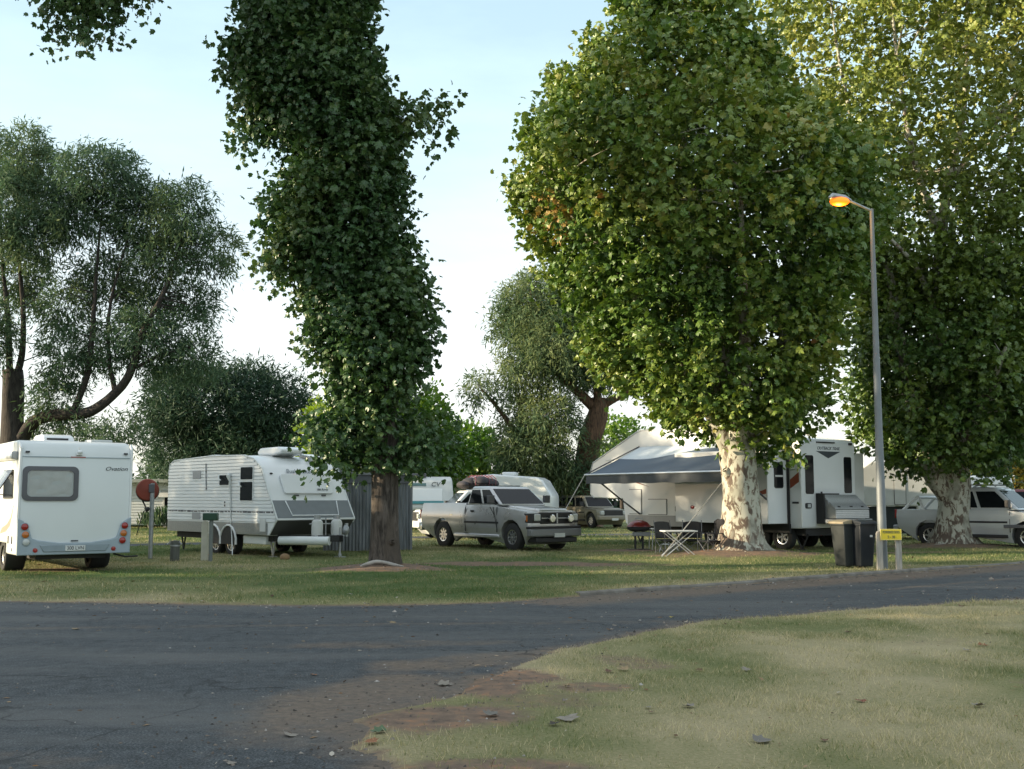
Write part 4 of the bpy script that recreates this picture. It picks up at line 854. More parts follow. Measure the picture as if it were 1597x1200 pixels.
# rear_skirt that climbs into two lamp clusters
b = MB(); pts = [(-W, .40), (W, .40), (W+.012, 1.16), (W-.10, 1.10), (W-.20, 1.00), (W-.28, .74), (W-.40, .70), (.3, .64), (-.3, .64), (-W+.40, .70), (-W+.28, .74), (-W+.20, 1.0), (-W+.10, 1.10), (-W-.012, 1.16)]
b.prism(pts, 'x', .02, -.065); b.build('rear_skirt', M_BLUEG, t, bevel=.02, seg=3)
b = MB(); b.prism([(-.62, .46), (.62, .46), (.7, .60), (-.7, .60)], 'x', -.06, -.085); b.build('plate_recess', mat('skirt_recess', (.24, .29, .32), .5), t, bevel=.01)
MB().box(-.10, -.084, -.20, .20, .475, .585).build('number_plate', M_OFFW, t, bevel=.004); text('300 LVN', .105, (-.102, 0, .53), RX_N, M_INK, t, xs=.9)
for s in (-1, 1):
    for i, (z, m) in enumerate(((.98, M_REDLENS), (.82, M_AMBER), (.67, M_CLENS if s > 0 else M_REDLENS))):
        y = s*(W-.13-.02*i); bb = MB(); bb.lathe([(.001, -.025), (.05, -.022), (.068, -.01), (.07, .03)], (-.072, y, z), 'x', 20); l_ = bb.build('tail_lamp', m, t)
        bb = MB(); bb.lathe([(.07, .02), (.072, -.012), (.082, -.008), (.085, .02)], (-.07, y, z), 'x', 20); bb.build('bezel', M_BLUEG, l_)
    bb = MB(); bb.lathe([(.001, -.012), (.045, -.01), (.05, .02)], (-.072, s*.78, .50), 'x', 18); bb.build('reflector', M_REDLENS, t)
    MB().box(-.03, .02, s*(W-.14)-.04, s*(W-.14)+.04, 2.49, 2.525).build('marker_lamp', M_BLACK, t, bevel=.008)
# rear window: rounded frame, blind behind glass
yc, zc = .52, 1.86
fr = rrect(-.54, .54, -.355, .355, .10); fr = [(x*(1+.04*(1-(z/.355)**2)), z) for x, z in fr]
b = MB(); k = len(fr); inn = [(x*.83, z*.76) for x, z in fr]
vs = [(-.035, yc+p[0], zc+p[1]) for p in fr]+[(-.045, yc+p[0], zc+p[1]) for p in inn]+[(.01, yc+p[0], zc+p[1]) for p in fr]+[(-.012, yc+p[0], zc+p[1]) for p in inn]
fs = []
for i in range(k):
    j = (i+1) % k; fs += [(i, j, k+j, k+i), (2*k+i, i, j, 2*k+j)[::-1], (k+i, k+j, 3*k+j, 3*k+i)]
b.add(vs, fs); win = b.build('window_frame', M_DGREY, t)
MB().prism([(yc+p[0], zc+p[1]) for p in inn], 'x', -.030, -.026).build('pane', M_CLEAR, win)
b = MB(); nu, nv = 16, 10; vs = []
for j in range(nv+1):
    for i in range(nu+1):
        y, z = yc-.41+.82*i/nu, zc-.24+.49*j/nv
        vs.append((-.010+.011*math.sin(i*.55+j*.9)+.006*math.sin(i*.35-j*1.3), y, z))
b.add(vs, [(j*(nu+1)+i, (j+1)*(nu+1)+i, (j+1)*(nu+1)+i+1, j*(nu+1)+i+1) for j in range(nv) for i in range(nu)]); b.build('blind', mat('silver_blind', (.72, .72, .70), .5), win, smooth=80)
text('Ovation', .115, (-.006, -.80, 2.18), RX_N, M_INK, t, shear=.35, xs=1.25)
MB().box(-.010, .0, -.07, .07, .665, .69).build('badge', M_INK, t)
b = MB(); b.ball((-.05, -.03, 2.52), .05, .06, .045); b.box(-.06, .03, -.09, .03, 2.46, 2.49); b.tube([(-.03, -.02, 2.55), (-.03, -.02, 2.62)], .012, 6); b.build('reversing_camera', M_WHITE, t)
MB().box(-.014, .0, -.16, .14, 2.405, 2.425).build('brake_light', M_REDLENS, t)
# roof gear
b = MB(); b.prism([(.9, ZT), (1.0, ZT+.13), (1.2, ZT+.18), (1.75, ZT+.17), (1.9, ZT+.10), (1.95, ZT)], 'y', -.15, .50); a_ = b.build('air_conditioner', M_WHITE, t, bevel=.04, seg=3)
MB().box(.93, .96, -.02, .42, ZT+.05, ZT+.09).build('vent_slots', M_BLACK, a_)
b = MB(); b.prism([(.5, ZT), (.55, ZT+.06), (1.0, ZT+.07), (1.05, ZT)], 'y', -.85, -.38); b.build('roof_hatch', M_CLENS, t, bevel=.02)
MB().box(.8, 2.1, -.2, .75, ZT-.005, ZT+.03).build('roof_tray', M_WHITE, t, bevel=.01)
# left side: window with open top hung pane, stickers, hatches, awning case
MB().prism(rrect(.52, 1.5, 1.55, 2.15, .06), 'y', W, W+.012).build('window_frame', M_BLACK, t); MB().prism(rrect(.56, 1.46, 1.59, 2.11, .05), 'y', W+.005, W+.016).build('pane', M_GLASS, t)
b = MB(); b.slab([(.5, W+.02, 2.15), (1.5, W+.02, 2.15), (1.5, W+.34, 1.62), (.5, W+.34, 1.62)], .012, (0, 1, 1)); b.build('hinged_pane', M_CLEAR, t)
b = MB(); b.tube([(.6, W, 1.62), (.6, W+.33, 1.64)], .01, 5); b.build('window_stay', M_BLACK, t)
b = MB(); b.tube([(.22, W+.05, 2.42), (3.5, W+.05, 2.45)], .075, 12); b.build('awning_case', M_WHITE, t)
MB().box(.20, .26, W-.01, W+.12, 2.36, 2.52).build('awning_bracket', M_STEEL, t, bevel=.02)
sw = [(.40, 1.42), (.44, 1.40), (.52, 1.20), (.72, .98), (1.1, .86), (1.7, .80), (1.5, .93), (1.0, 1.02), (.66, 1.16)]
MB().prism(sw, 'y', W, W+.004).build('swoosh_sticker', mat('sticker_rose', (.48, .27, .20), .5), t)
for x0, x1, z0, z1 in [(.28, .95, .56, 1.0)]:
    b = MB()
    for q in ((x0, x1, z1, z1+.008), (x0, x1, z0, z0+.008), (x1, x1+.01, z0, z1)): b.box(q[0], q[1], W, W+.004, q[2], q[3])
    b.build('locker_seam', M_BLUEG, t)
for x in (.42, .78): MB().box(x-.012, x+.012, W, W+.018, .62, .78).build('locker_latch', M_BLACK, t)
MB().box(.38, .43, W, W+.02, .47, .54).build('gas_outlet', M_STEEL, t)
for s in (-1, 1):
    w_ = wheel(t, 1.55, s*.88, .345, .40, .20, s)
MB().box(.25, 6.4, -.7, .7, .30, .46).build('chassis', M_CHASSIS, t); MB().box(1.35, 1.75, -.8, .8, .28, .40).build('axle', M_CHASSIS, t)
for s in (-1, 1): wheel(t, 6.0, s*.82, .34, .22, .19, s)
b = MB(); b.tube([(.15, -.85, .38), (.0, -1.05, .32), (-.05, -1.3, .33)], .02, 6); b.build('exhaust_pipe', M_CHASSIS, t)
# ---- second motorhome roof showing behind the first
t = thing('caravan', 'plain white caravan almost hidden behind the motorhome at the left edge', 'caravan', (-17.6, 31.4, 0), R(100))
MB().prism([(0, .5), (4.9, .5), (5.2, 1.2), (4.8, 2.95), (4.5, 3.05), (.2, 3.0), (0, 2.8)], 'y', -1.2, 1.2).build('body', M_WHITE, t, bevel=.08, seg=3)
MB().prism(rrect(-.7, .7, 1.5, 2.2, .08), 'x', .0, -.02).build('rear_window', M_GLASS, t); MB().box(-.03, 0, -1.15, 1.15, .5, .8).build('rear_skirt', M_GREY, t)
for s in (-1, 1): wheel(t, 2.3, s*1.05, .34, .22, .19, s)

# ---- ribbed white caravan (x forward, prow at x = 0, -y is the side towards the camera)
t = thing('caravan', 'white ribbed caravan with a grey front boot and two gas bottles', 'caravan', (-5.20, 30.15, 0), R(-47.5))
L = 6.35; W = 1.2
prof = [(-L+.12, .60), (-L, .95), (-L, 2.30), (-L+.10, 2.58), (-L+.35, 2.68), (-3.6, 2.76), (-1.75, 2.72), (-1.25, 2.62), (-.85, 2.36), (-.52, 1.80), (0, 1.0), (-.10, .92), (-.42, .58)]
MB().prism(prof, 'y', -W, W).build('body', M_WHITE, t, bevel=.025, seg=3)
def xlim(z):
    xs_ = []
    for i in range(len(prof)):
        (xa, za), (xb, zb_) = prof[i], prof[(i+1) % len(prof)]
        if (za-z)*(zb_-z) <= 0 and za != zb_: xs_.append(xa+(xb-xa)*(z-za)/(zb_-za))
    return min(xs_), max(xs_)
b = MB(); z = .93
while z < 2.66:
    a0, a1 = xlim(z+.07)
    a0_, a1_ = xlim(z)
    b.add([(max(a0, a0_)+.02, -W-.002, z), (min(a1, a1_)-.02, -W-.002, z), (min(a1, a1_)-.02, -W-.020, z+.012), (max(a0, a0_)+.02, -W-.020, z+.012), (max(a0, a0_)+.02, -W-.016, z+.078), (min(a1, a1_)-.02, -W-.016, z+.078), (min(a1, a1_)-.02, -W-.002, z+.088), (max(a0, a0_)+.02, -W-.002, z+.088)],
          [(0, 1, 2, 3), (3, 2, 5, 4), (4, 5, 6, 7)])
    z += .094
b.build('cladding', M_WHITE, t, smooth=0)
b = MB(); pf = prof
for s in (-1, 1):
    b.tube([(p[0], s*(W+.004), p[1]) for p in pf[2:12]], .022, 6)
b.build('edge_moulding', M_CREAM, t)
CHK = mat('bright_chequer_plate', (.36, .37, .37), .35, metal=.7, noise=.25, scale=30)
MB().box(-L+.06, -.5, -W-.022, -W+.01, .60, .90).build('lower_panel', CHK, t)
# scalloped blue-grey stripe
b = MB(); g = np.random.default_rng(5); x = -L+.1
while x < -.25:
    w_ = .06+.16*g.random(); b.box(x, min(x+w_, -.2), -W-.026, -W-.018, 1.165+.02*g.random(), 1.20+.02*g.random()); x += w_+.03+.05*g.random()
b.build('stripe', M_DGREY, t)
# front: grey boot panel, hatch window cover, text
def fp(y, z, off=0):
    a = xlim(z)[1]; return (a+off, y, z)
b = MB(); b.slab([fp(-W+.02, 1.04), fp(W-.02, 1.04), fp(W-.02, 1.50), fp(-W+.02, 1.50)], .008, (1, 0, .4)); b.build('front_panel', mat('grey_front_panel', (.17, .19, .20), .45), t)
b = MB(); b.slab([(-.02, -W+.02, .985), (-.02, W-.02, .985), (-.40, W-.02, .60), (-.40, -W+.02, .60)], .008, (.6, 0, -.6)); b.build('stone_guard', mat('stone_guard', (.06, .06, .055), .6), t)
n_ = Vector((.84, 0, .55)).normalized()
b = MB(); h0 = [(-.80, 1.48), (-.72, 1.10), (.72, 1.10), (.80, 1.48)]
b.tube([tuple(Vector(fp(y, z))+n_*.015) for y, z in h0], .018, 6); b.build('boot_trim', M_WHITE, t)
b = MB(); b.slab([tuple(Vector(fp(y, z))+n_*.02) for y, z in rrect(-.76, .76, 1.66, 2.18, .07)], .05, tuple(n_)); b.build('window_cover', M_WHITE, t, bevel=.012)
b = MB()
for y in (-.4, .45): b.box(xlim(1.64)[1]-.02, xlim(1.64)[1]+.04, y-.06, y+.06, 1.62, 1.655)
b.build('cover_latch', M_DGREY, t)
for yl in (-.98, 1.0):
    b = MB(); b.ball(fp(yl, 2.22, .02), .02, .05, .025); b.build('marker_lamp', M_BLACK, t)
ang = math.atan2(.28, .56)
text('Bushmaster', .175, tuple(Vector(fp(-.10, 2.27))+n_*.03), (R(90)-.52, 0, R(90)), mat('badge_grey', (.16, .19, .22), .5), t, shear=.12)
text('18ft Rover', .085, tuple(Vector(fp(.42, 1.75))+n_*.085), (R(90)-.50, 0, R(90)), M_INK, t, shear=.2)
# windows on the near side
def cwin(x0, x1, z0, z1, f=M_WHITE, g_=M_GLASS, name='window'):
    w = MB().prism(rrect(x0-.03, x1+.03, z0-.03, z1+.03, .04), 'y', -W, -W-.035).build(name, f, t); MB().prism(rrect(x0, x1, z0, z1, .03), 'y', -W-.03, -W-.042).build('pane', g_, w); return w
cwin(-1.92, -1.28, 1.50, 2.00); cwin(-1.92, -1.28, 2.07, 2.40)
cwin(-3.10, -2.58, 1.93, 2.20)
for x, z in ((-3.08, 2.14), (-1.92, 1.95)):
    b = MB(); b.tube([(x-.05, -W-.05, z+.06), (x+.08, -W-.12, z-.04), (x+.16, -W-.10, z-.08)], .02, 6); b.build('window_stay', M_CREAM, t)
b = MB(); b.tube([(-2.56, -W-.03, 2.20), (-2.50, -W-.09, 2.17), (-2.46, -W-.06, 2.02), (-2.42, -W-.03, .95), (-2.3, -W-.05, .55), (-1.6, -W-.4, .05)], [.07, .06, .03, .012, .012, .012], 7); b.build('power_cord', M_CREAM, t)
for x0, x1, z0, z1 in ((-4.75, -4.25, 2.12, 2.36), (-4.72, -4.22, .96, 1.16)): MB().box(x0, x1, -W-.03, -W, z0, z1).build('vent_grille', M_GREY, t, bevel=.01)
b = MB(); b.tube([(-3.95, -W-.03, 2.55), (-3.9, -W-.03, 1.86)], .012, 5); b.ball((-3.9, -W-.03, 1.83), .03, .02, .03); b.build('drip_hose', M_DGREY, t)
for z in (1.45, 1.36): b = MB(); b.ball((-2.80, -W-.02, z), .03, .02, .03); b.build('socket', M_BLACK, t)
MB().box(-.85, -.55, -W-.035, -W-.02, .68, 1.02).build('service_hatch', M_OFFW, t, bevel=.01)
# wheels: tandem axle with pale arches
for s in (-1, 1):
    for x in (-2.55, -3.42):
        wheel(t, x, s*1.04, .345, .22, .23, s, spokes=7)
for x in (-2.55, -3.42):
    MB().prism(arch(x, .38, .43, 190, -10)+[(x+.44, .30), (x-.44, .30)], 'y', -W-.024, -W-.028).build('wheel_arch', M_CHASSIS, t)
    b = MB(); b.tube([(p[0], -W-.03, p[1]) for p in arch(x, .38, .45, 190, -10)], .03, 6); b.build('arch_trim', M_WHITE, t)
MB().box(-L+.3, -.5, -1.02, 1.02, .42, .58).build('chassis', M_CHASSIS, t)
MB().box(-1.95, -.75, -1.10, -.92, .34, .56).build('tool_bin', M_CREAM, t, bevel=.02)
# drawbar, bottles, jockey leg, steadies
b = MB(); b.slab([(-.5, -1.0, .50), (1.15, -.06, .50), (1.15, .06, .50), (-.5, -.82, .50)], .1, (0, 0, 1), .06); b.slab([(-.5, 1.0, .50), (1.15, .06, .50), (1.15, -.06, .50), (-.5, .82, .50)], .1, (0, 0, 1), .06); b.build('drawbar', M_CHASSIS, t)
b = MB(); b.tube([(-.25, -.98, .46), (.95, -.22, .46)], .115, 14); b.build('water_pipe_tube', M_CREAM, t)
for y in (-.30, .30):
    b = MB(); b.lathe([(.001, 0), (.145, 0), (.15, .05), (.15, .30), (.13, .37), (.06, .42), (.001, .43)], (.48, y, .60), 'z', 20); bt = b.build('gas_bottle', M_OFFW, t)
    b = MB(); b.lathe([(.09, .42), (.09, .52), (.08, .52), (.08, .42)], (.48, y, .60), 'z', 14); b.tube([(.48, y, 1.0), (.48, y, 1.09)], .03, 8); b.build('valve_guard', M_STEEL, bt)
    MB().box(.35, .62, y-.16, y+.16, .56, .60).build('bottle_tray', M_STEEL, t)
b = MB(); b.box(.40, .44, -.5, .5, .88, .91); b.tube([(.42, 0, .58), (.42, 0, 1.05)], .02, 6); b.build('bottle_clamp', M_STEEL, t)
b = MB(); b.tube([(.86, .16, .8), (.86, .16, .10)], .03, 8); b.box(.72, 1.0, .06, .26, .02, .05); b.tube([(.86, .16, .03), (.86, .16, .12)], .05, 8); b.build('jockey_leg', M_STEEL, t)
b = MB(); b.tube([(.62, .52, .55), (.62, .52, .9)], .05, 8); b.ball((.62, .5, .72), .1, .1, .14); b.build('water_pump', M_STEEL, t)
for x, y in ((-L+.5, -.9), (-L+.5, .9), (-.62, -.95)):
    b = MB(); b.tube([(x-.12, y, .46), (x, y, .05)], .025, 6); b.tube([(x+.12, y, .46), (x, y, .05)], .025, 6); b.box(x-.1, x+.1, y-.08, y+.08, .0, .03); b.build('steady_leg', M_WOODW if x > -1 else M_CHASSIS, t)
# roof: air conditioner, hatch, dome
b = MB(); b.prism([(-2.4, 2.76), (-2.45, 2.86), (-2.3, 2.96), (-1.35, 2.97), (-1.15, 2.90), (-1.15, 2.80), (-1.6, 2.74)], 'y', -.45, .35); a_ = b.build('air_conditioner', M_WHITE, t, bevel=.05, seg=3)
MB().box(-2.47, -2.44, -.34, .24, 2.80, 2.91).build('vent_slots', M_GREY, a_)
b = MB(); b.prism([(-1.7, 2.70), (-1.65, 2.80), (-1.05, 2.72), (-1.0, 2.55)], 'y', .45, 1.0); b.build('roof_hatch', M_CLENS, t, bevel=.02)
b = MB(); b.ball((-4.6, -.55, 2.70), .40, .40, .14, 16, 8); b.build('roof_dome', M_WHITE, t)
b = MB(); b.box(-3.9, -3.2, -.1, .5, 2.70, 2.80); b.build('roof_vent', M_OFFW, t, bevel=.03)

# ---- fifth wheel trailer (x forward, rear at x = 0, +y is the side towards the camera)
t = thing('fifth_wheel_trailer', 'long white gooseneck trailer with a blue awning behind the mottled plane trunk', 'trailer', (9.65, 34.3, 0), R(125.9))
W = 1.28
prof = [(.05, .66), (7.7, .60), (7.85, .7), (8.0, 1.55), (9.55, 1.58), (9.75, 1.72), (9.75, 2.55), (9.62, 2.85), (7.25, 3.86), (7.0, 3.92), (3.6, 3.88), (1.2, 3.52), (.12, 3.36), (0, 3.25), (0, .75)]
MB().prism(prof, 'y', -W, W).build('body', M_WHITE, t, bevel=.03, seg=3)
b = MB()
for s in (-1, 1): b.tube([(p[0], s*(W-.005), p[1]) for p in prof[4:13]], .028, 6)
b.build('edge_moulding', M_OFFW, t)
MB().box(4.5, 7.72, W-.002, W+.012, .62, .98).build('lower_panel', mat('grey_lower_panel', (.33, .33, .32), .4), t)
# slide-out rooms on both sides
MB().box(.5, 4.4, W-.05, 2.2, .80, 3.02).build('slide_out', M_WHITE, t, bevel=.02)
b = MB(); b.box(.44, .50, W, W+.07, .75, 3.08); b.build('slide_seal', M_BLACK, t)
MB().box(.42, 4.45, W-.02, W+.06, .52, .79).build('slide_rail', M_CHASSIS, t)
MB().box(.25, 4.2, -2.05, -W+.05, .85, 2.98).build('slide_out', M_OFFW, t, bevel=.02)
w = MB().prism(rrect(1.50, 1.90, 1.86, 2.64, .07), 'x', .5, .485).build('window_frame', M_BLACK, t); MB().prism(rrect(1.53, 1.87, 2.28, 2.61, .05), 'x', .487, .478).build('pane', M_GLASS, w); MB().prism(rrect(1.53, 1.87, 1.89, 2.18, .05), 'x', .487, .478).build('pane', M_GLASS, w)
MB().box(.470, .50, 1.53, 1.87, 2.20, 2.25).build('window_bar', M_OFFW, w)
MB().box(1.2, 3.9, 2.2, 2.215, 2.72, 2.86).build('slide_vent', M_BLACK, t)
for x in (3.62,): b = MB(); b.ball((x, 2.21, 1.28), .09, .02, .06); b.build('marker_lamp', M_REDLENS, t)
RED_S = mat('rust_red_sticker', (.30, .07, .03), .5); YEL_S = mat('straw_sticker', (.50, .44, .18), .5); GRY_S = mat('grey_sticker', (.42, .45, .47), .5)
MB().prism([(1.9, 1.42), (1.2, 1.64), (.55, 1.84), (.55, 1.70), (1.2, 1.58)], 'y', 2.2, 2.206).build('stripe_sticker', RED_S, t)
MB().prism([(.08, 2.05), (.42, 1.85), (.42, 2.12), (.08, 2.34)], 'y', W, W+.006).build('stripe_sticker', RED_S, t)
MB().prism([(8.5, 2.55), (8.2, 2.45), (7.6, 2.22), (6.9, 2.02), (6.6, 1.96), (7.4, 2.12), (8.1, 2.32), (9.0, 2.62)], 'y', W, W+.006).build('stripe_sticker', RED_S, t)
MB().prism([(7.4, 2.55), (7.0, 2.32), (6.3, 2.20), (5.2, 2.12), (4.6, 2.10), (5.4, 2.17), (6.4, 2.32), (6.9, 2.56)], 'y', W, W+.006).build('stripe_sticker', YEL_S, t)
b = MB()
for k in range(3): b.prism([(8.9, 2.92-.09*k), (8.0, 3.0-.10*k), (6.0, 3.06-.10*k), (6.0, 3.03-.10*k), (8.0, 2.97-.10*k), (8.9, 2.90-.09*k)], 'y', W, W+.005)
b.build('pinstripe', GRY_S, t)
for x0, x1, z0, z1, nm in ((7.0, 7.62, 1.03, 1.86, 'locker_door'), (5.75, 6.65, 1.02, 1.52, 'locker_door')):
    d = MB().prism(rrect(x0-.02, x1+.02, z0-.02, z1+.02, .03), 'y', W, W+.010).build(nm, M_DGREY, t); MB().prism(rrect(x0, x1, z0, z1, .03), 'y', W+.005, W+.03).build('panel', M_WHITE, d)
MB().box(5.05, 5.16, W, W+.03, 1.52, 1.86).build('grab_handle', M_BLACK, t, bevel=.02); MB().box(5.25, 5.33, W, W+.04, 1.12, 1.30).build('door_latch', M_BLACK, t, bevel=.02)
MB().box(.10, .34, W, W+.03, 1.40, 1.46).build('door_handle', M_BLACK, t, bevel=.01)
# rear face
for y0, y1, z0, z1 in ((.74, 1.06, 1.72, 2.82), (-1.06, -.76, 1.75, 2.80)):
    MB().prism(rrect(y0-.03, y1+.03, z0-.03, z1+.03, .06), 'x', .0, -.016).build('rear_window', M_GLASS, t, bevel=.004)
MB().prism([(-.58, 2.985), (.56, 2.985), (.0, 2.775)], 'x', .0, -.008).build('triangle_badge', M_INK, t)
text('OUTBACK TRAIL', .135, (-.006, -.02, 3.075), RX_N, M_INK, t, shear=.35, xs=1.05)
MB().box(-.03, .0, -.30, .55, 3.235, 3.275).build('brake_light', M_BLACK, t); MB().box(-.04, .0, -1.12, -.98, 3.20, 3.27).build('marker_lamp', M_BLACK, t)
w = MB().prism(rrect(.86, 1.12, 1.26, 1.42, .04), 'x', .0, -.03).build('power_inlet', M_BLACK, t); MB().box(-.045, -.028, .92, 1.05, 1.29, 1.39).build('cover', M_CLENS, w)
b = MB(); b.box(-.30, -.02, .58, .64, .80, 1.70); b.box(-.14, -.02, -.30, .64, 1.66, 1.71); b.tube([(-.10, .48, 1.70), (-.10, .48, 1.76)], .03, 8); b.build('carrier_frame', M_BLACK, t)
M_CHK2 = bpy.data.materials.new('chequer_plate'); M_CHK2.use_nodes = True
n, l = M_CHK2.node_tree.nodes, M_CHK2.node_tree.links; p_ = n['Principled BSDF']; p_.inputs['Metallic'].default_value = .35; p_.inputs['Roughness'].default_value = .35
tc_ = n.new('ShaderNodeTexCoord'); mp_ = n.new('ShaderNodeMapping'); mp_.inputs['Rotation'].default_value = (R(45), R(0), R(0)); ck = n.new('ShaderNodeTexChecker'); ck.inputs['Scale'].default_value = 26
ck.inputs['Color1'].default_value = (.62, .63, .64, 1); ck.inputs['Color2'].default_value = (.26, .27, .28, 1)
l.new(tc_.outputs['Object'], mp_.inputs[0]); l.new(mp_.outputs[0], ck.inputs[0]); l.new(ck.outputs[0], p_.inputs['Base Color'])
tb = MB().prism([(-.08, .96), (-.62, .96), (-.62, 1.22), (-.14, 1.64), (-.08, 1.64)], 'y', -1.05, .52).build('tool_box', mat('tool_box_side', (.40, .41, .40), .45, metal=.3), t, bevel=.01)
MB().slab([(-.64, -1.06, 1.23), (-.64, .53, 1.23), (-.15, .53, 1.655), (-.15, -1.06, 1.655)], .02, (-1, 0, 1)).build('lid', M_CHK2, tb)
MB().box(-.645, -.622, -1.05, .52, .97, 1.20).build('front_plate', M_CHK2, tb)
b = MB()
for y in (-.8, -.27, .3): b.box(-.60, -.52, y-.05, y+.05, 1.27, 1.33)
b.build('latch', M_BLACK, tb)
b = MB(); b.lathe([(.001, .02), (.10, .02), (.11, 0)], (-.30, .535, 1.42), 'y', 16); b.build('vent', M_GREY, tb)
b = MB(); b.box(-.72, -.02, -1.1, .62, .82, .945); b.build('bumper', M_STEEL, t, bevel=.01)
for s in (-1, 1):
    b = MB(); b.lathe([(.001, -.03), (.05, -.02), (.06, 0)], (-.725, s*.1-.25*(s < 0)+.25*(s > 0), .88), 'x', 14); b.build('tail_lamp', M_REDLENS, t)
for s in (-1, 1):
    for x in (.85, 1.75, 3.75): wheel(t, x, s*1.08, .39, .24, .22, s)
MB().box(.1, 7.6, -1.0, 1.0, .44, .64).build('chassis', M_CHASSIS, t)
for x, y in ((.25, .95), (.25, -.95), (7.4, .95), (7.4, -.95)):
    b = MB(); b.tube([(x-.2, y, .5), (x+.05, y, .04)], .03, 6); b.tube([(x+.3, y, .5), (x+.05, y, .04)], .03, 6); b.box(x-.1, x+.2, y-.12, y+.12, 0, .04); b.build('steady_leg', M_CHASSIS, t)
b = MB(); b.tube([(9.2, 0, 1.6), (9.2, 0, 1.05)], .07, 8); b.build('king_pin', M_CHASSIS, t)
# awning on the camera side
AW = 2.42; x0, x1 = .55, 7.06; zi, zo = 3.34, 2.34
def aw_pt(u, v):
    return (x1+(x0-x1)*u, W+.02+AW*v, zi+(zo-zi)*v-.10*math.sin(math.pi*v)*(1-.55*abs(2*u-1))+.012*math.sin(u*17+v*5))
def vb(u):      # the pale border narrows in a curve away from the nose end
    k = min(1, max(0, (u-.20)/.38)); return .40-.28*(3*k*k-2*k**3)
nu, nv = 40, 8
def strip(name, m, f0, f1, parent):
    q = MB(); q.add([aw_pt(i/nu, f0(i/nu)+(f1(i/nu)-f0(i/nu))*j/nv) for i in range(nu+1) for j in range(nv+1)],
                    [(i*(nv+1)+j, (i+1)*(nv+1)+j, (i+1)*(nv+1)+j+1, i*(nv+1)+j+1) for i in range(nu) for j in range(nv)])
    return q.build(name, m, parent, smooth=60)
aw = strip('awning', mat('blue_grey_canvas', (.085, .12, .165), .75, noise=.2, scale=1.5), vb, lambda u: 1, t)
strip('awning_border', mat('pale_canvas', (.60, .66, .70), .7), lambda u: 0, vb, aw)
b = MB(); vs = []; nk_ = 60
for i in range(nk_+1):
    x = x1+(x0-x1)*i/nk_; vs += [(x, W+.04+AW, zo-.02), (x, W+.04+AW+.015*math.sin(i*1.1), zo-.30+.012*math.sin(i*.6))]
b.add(vs, [(2*i, 2*i+1, 2*i+3, 2*i+2) for i in range(nk_)]); b.build('valance', mat('grey_canvas', (.085, .095, .105), .8, noise=.25), aw, smooth=60)
b = MB(); b.tube([(x0-.05, W+.04+AW, zo), (x1+.05, W+.04+AW, zo)], .035, 8); b.build('roller', M_ALU, aw)
for x in (x0, x1):
    b = MB(); b.tube([(x, W+.03, zi+.02), (x, W+.04+AW, zo+.02)], .022, 6)
    b.tube([(x, W+.03, 1.02), (x, W+.9, 1.52), (x, W+AW-.35, zo-.10)], .028, 6); b.build('awning_arm', M_DGREY, aw)

# ------------------------------------------------------------------ street lamp, sign, bins, posts
t = thing('street_lamp', 'tall galvanised street lamp with a glowing orange head', 'street lamp', (7.95, 24.3, 0))
b = MB(); b.lathe([(.098, -.1), (.095, 1.0), (.084, 2.9), (.080, 2.93), (.072, 4.6), (.068, 4.65), (.055, 6.6), (.042, 7.92), (.001, 7.94)], (0, 0, 0), 'z', 18); b.build('pole', mat('weathered_zinc', (.205, .225, .235), .55, metal=.35, noise=.25, scale=3), t)
b = MB(); b.tube([(0, 0, 7.88), (-.35, -.12, 8.0), (-.62, -.21, 8.09)], .028, 8); b.build('arm', M_STEEL, t)
b = MB(); b.tube([(-.50, -.17, 8.07), (-.66, -.23, 8.11), (-.95, -.32, 8.13), (-1.03, -.35, 8.08)], [.03, .07, .07, .03], 10); hd = b.build('lamp_head', M_STEEL, t)
b = MB(); b.ball((-.78, -.27, 8.02), .22, .13, .10, 14, 8); b.build('lamp_bowl', emit_mat('sodium_lamp_glow', (1, .15, .006), 1.1), hd)
b = MB(); b.ball((-.72, -.25, 8.01), .10, .137, .06, 12, 6); b.build('bulb', emit_mat('sodium_lamp_core', (1, .48, .10), 3), hd)
pl = bpy.data.lights.new('street_lamp_light', 'POINT'); pl.energy = 18; pl.color = (1, .55, .15); pl.shadow_soft_size = .1
plo = bpy.data.objects.new('street_lamp_light', pl); COL.objects.link(plo); plo.parent = t; plo.location = (-.8, -.28, 7.8)
t = thing('sign', 'yellow powered sites sign on two grey timber posts in front of the street lamp', 'sign', (8.02, 23.95, 0))
for x in (-.27, .27):
    b = MB(); b.prism([(x-.085, .0), (x+.085, .0), (x+.085, .93), (x+.05, .985), (x-.05, .985), (x-.085, .93)], 'y', .04, .12); o = b.build('post', M_WOODW, t, bevel=.008); o.location = (-.04, 0, -.05)
YB = mat('yellow_sign_paint', (.62, .50, .03), .45, noise=.12)
bd = MB().box(-.30, .30, -.012, .012, .735, .99).build('board', YB, t, bevel=.006)
text('POWERED SITES', .083, (0, -.014, .915), RY_N, M_INK, bd, xs=.80); text('5 - 38', .088, (0, -.014, .805), RY_N, M_INK, bd); t.scale = (.74, .9, .92)
b = MB()
for a in ((-.295, .295, .98, .986), (-.295, .295, .739, .745), (-.295, -.289, .745, .98), (.289, .295, .745, .98)): b.box(a[0], a[1], -.0155, -.012, a[2], a[3])
b.build('border', mat('pale_yellow_line', (.75, .70, .35), .5), bd)
BIN = mat('dark_green_grey_plastic', (.028, .034, .034), .5, noise=.25, scale=4); BIN2 = mat('blue_black_plastic', (.016, .021, .028), .45, noise=.25, scale=4); LID = mat('faded_sand_lid', (.33, .27, .17), .55, noise=.25, scale=6)
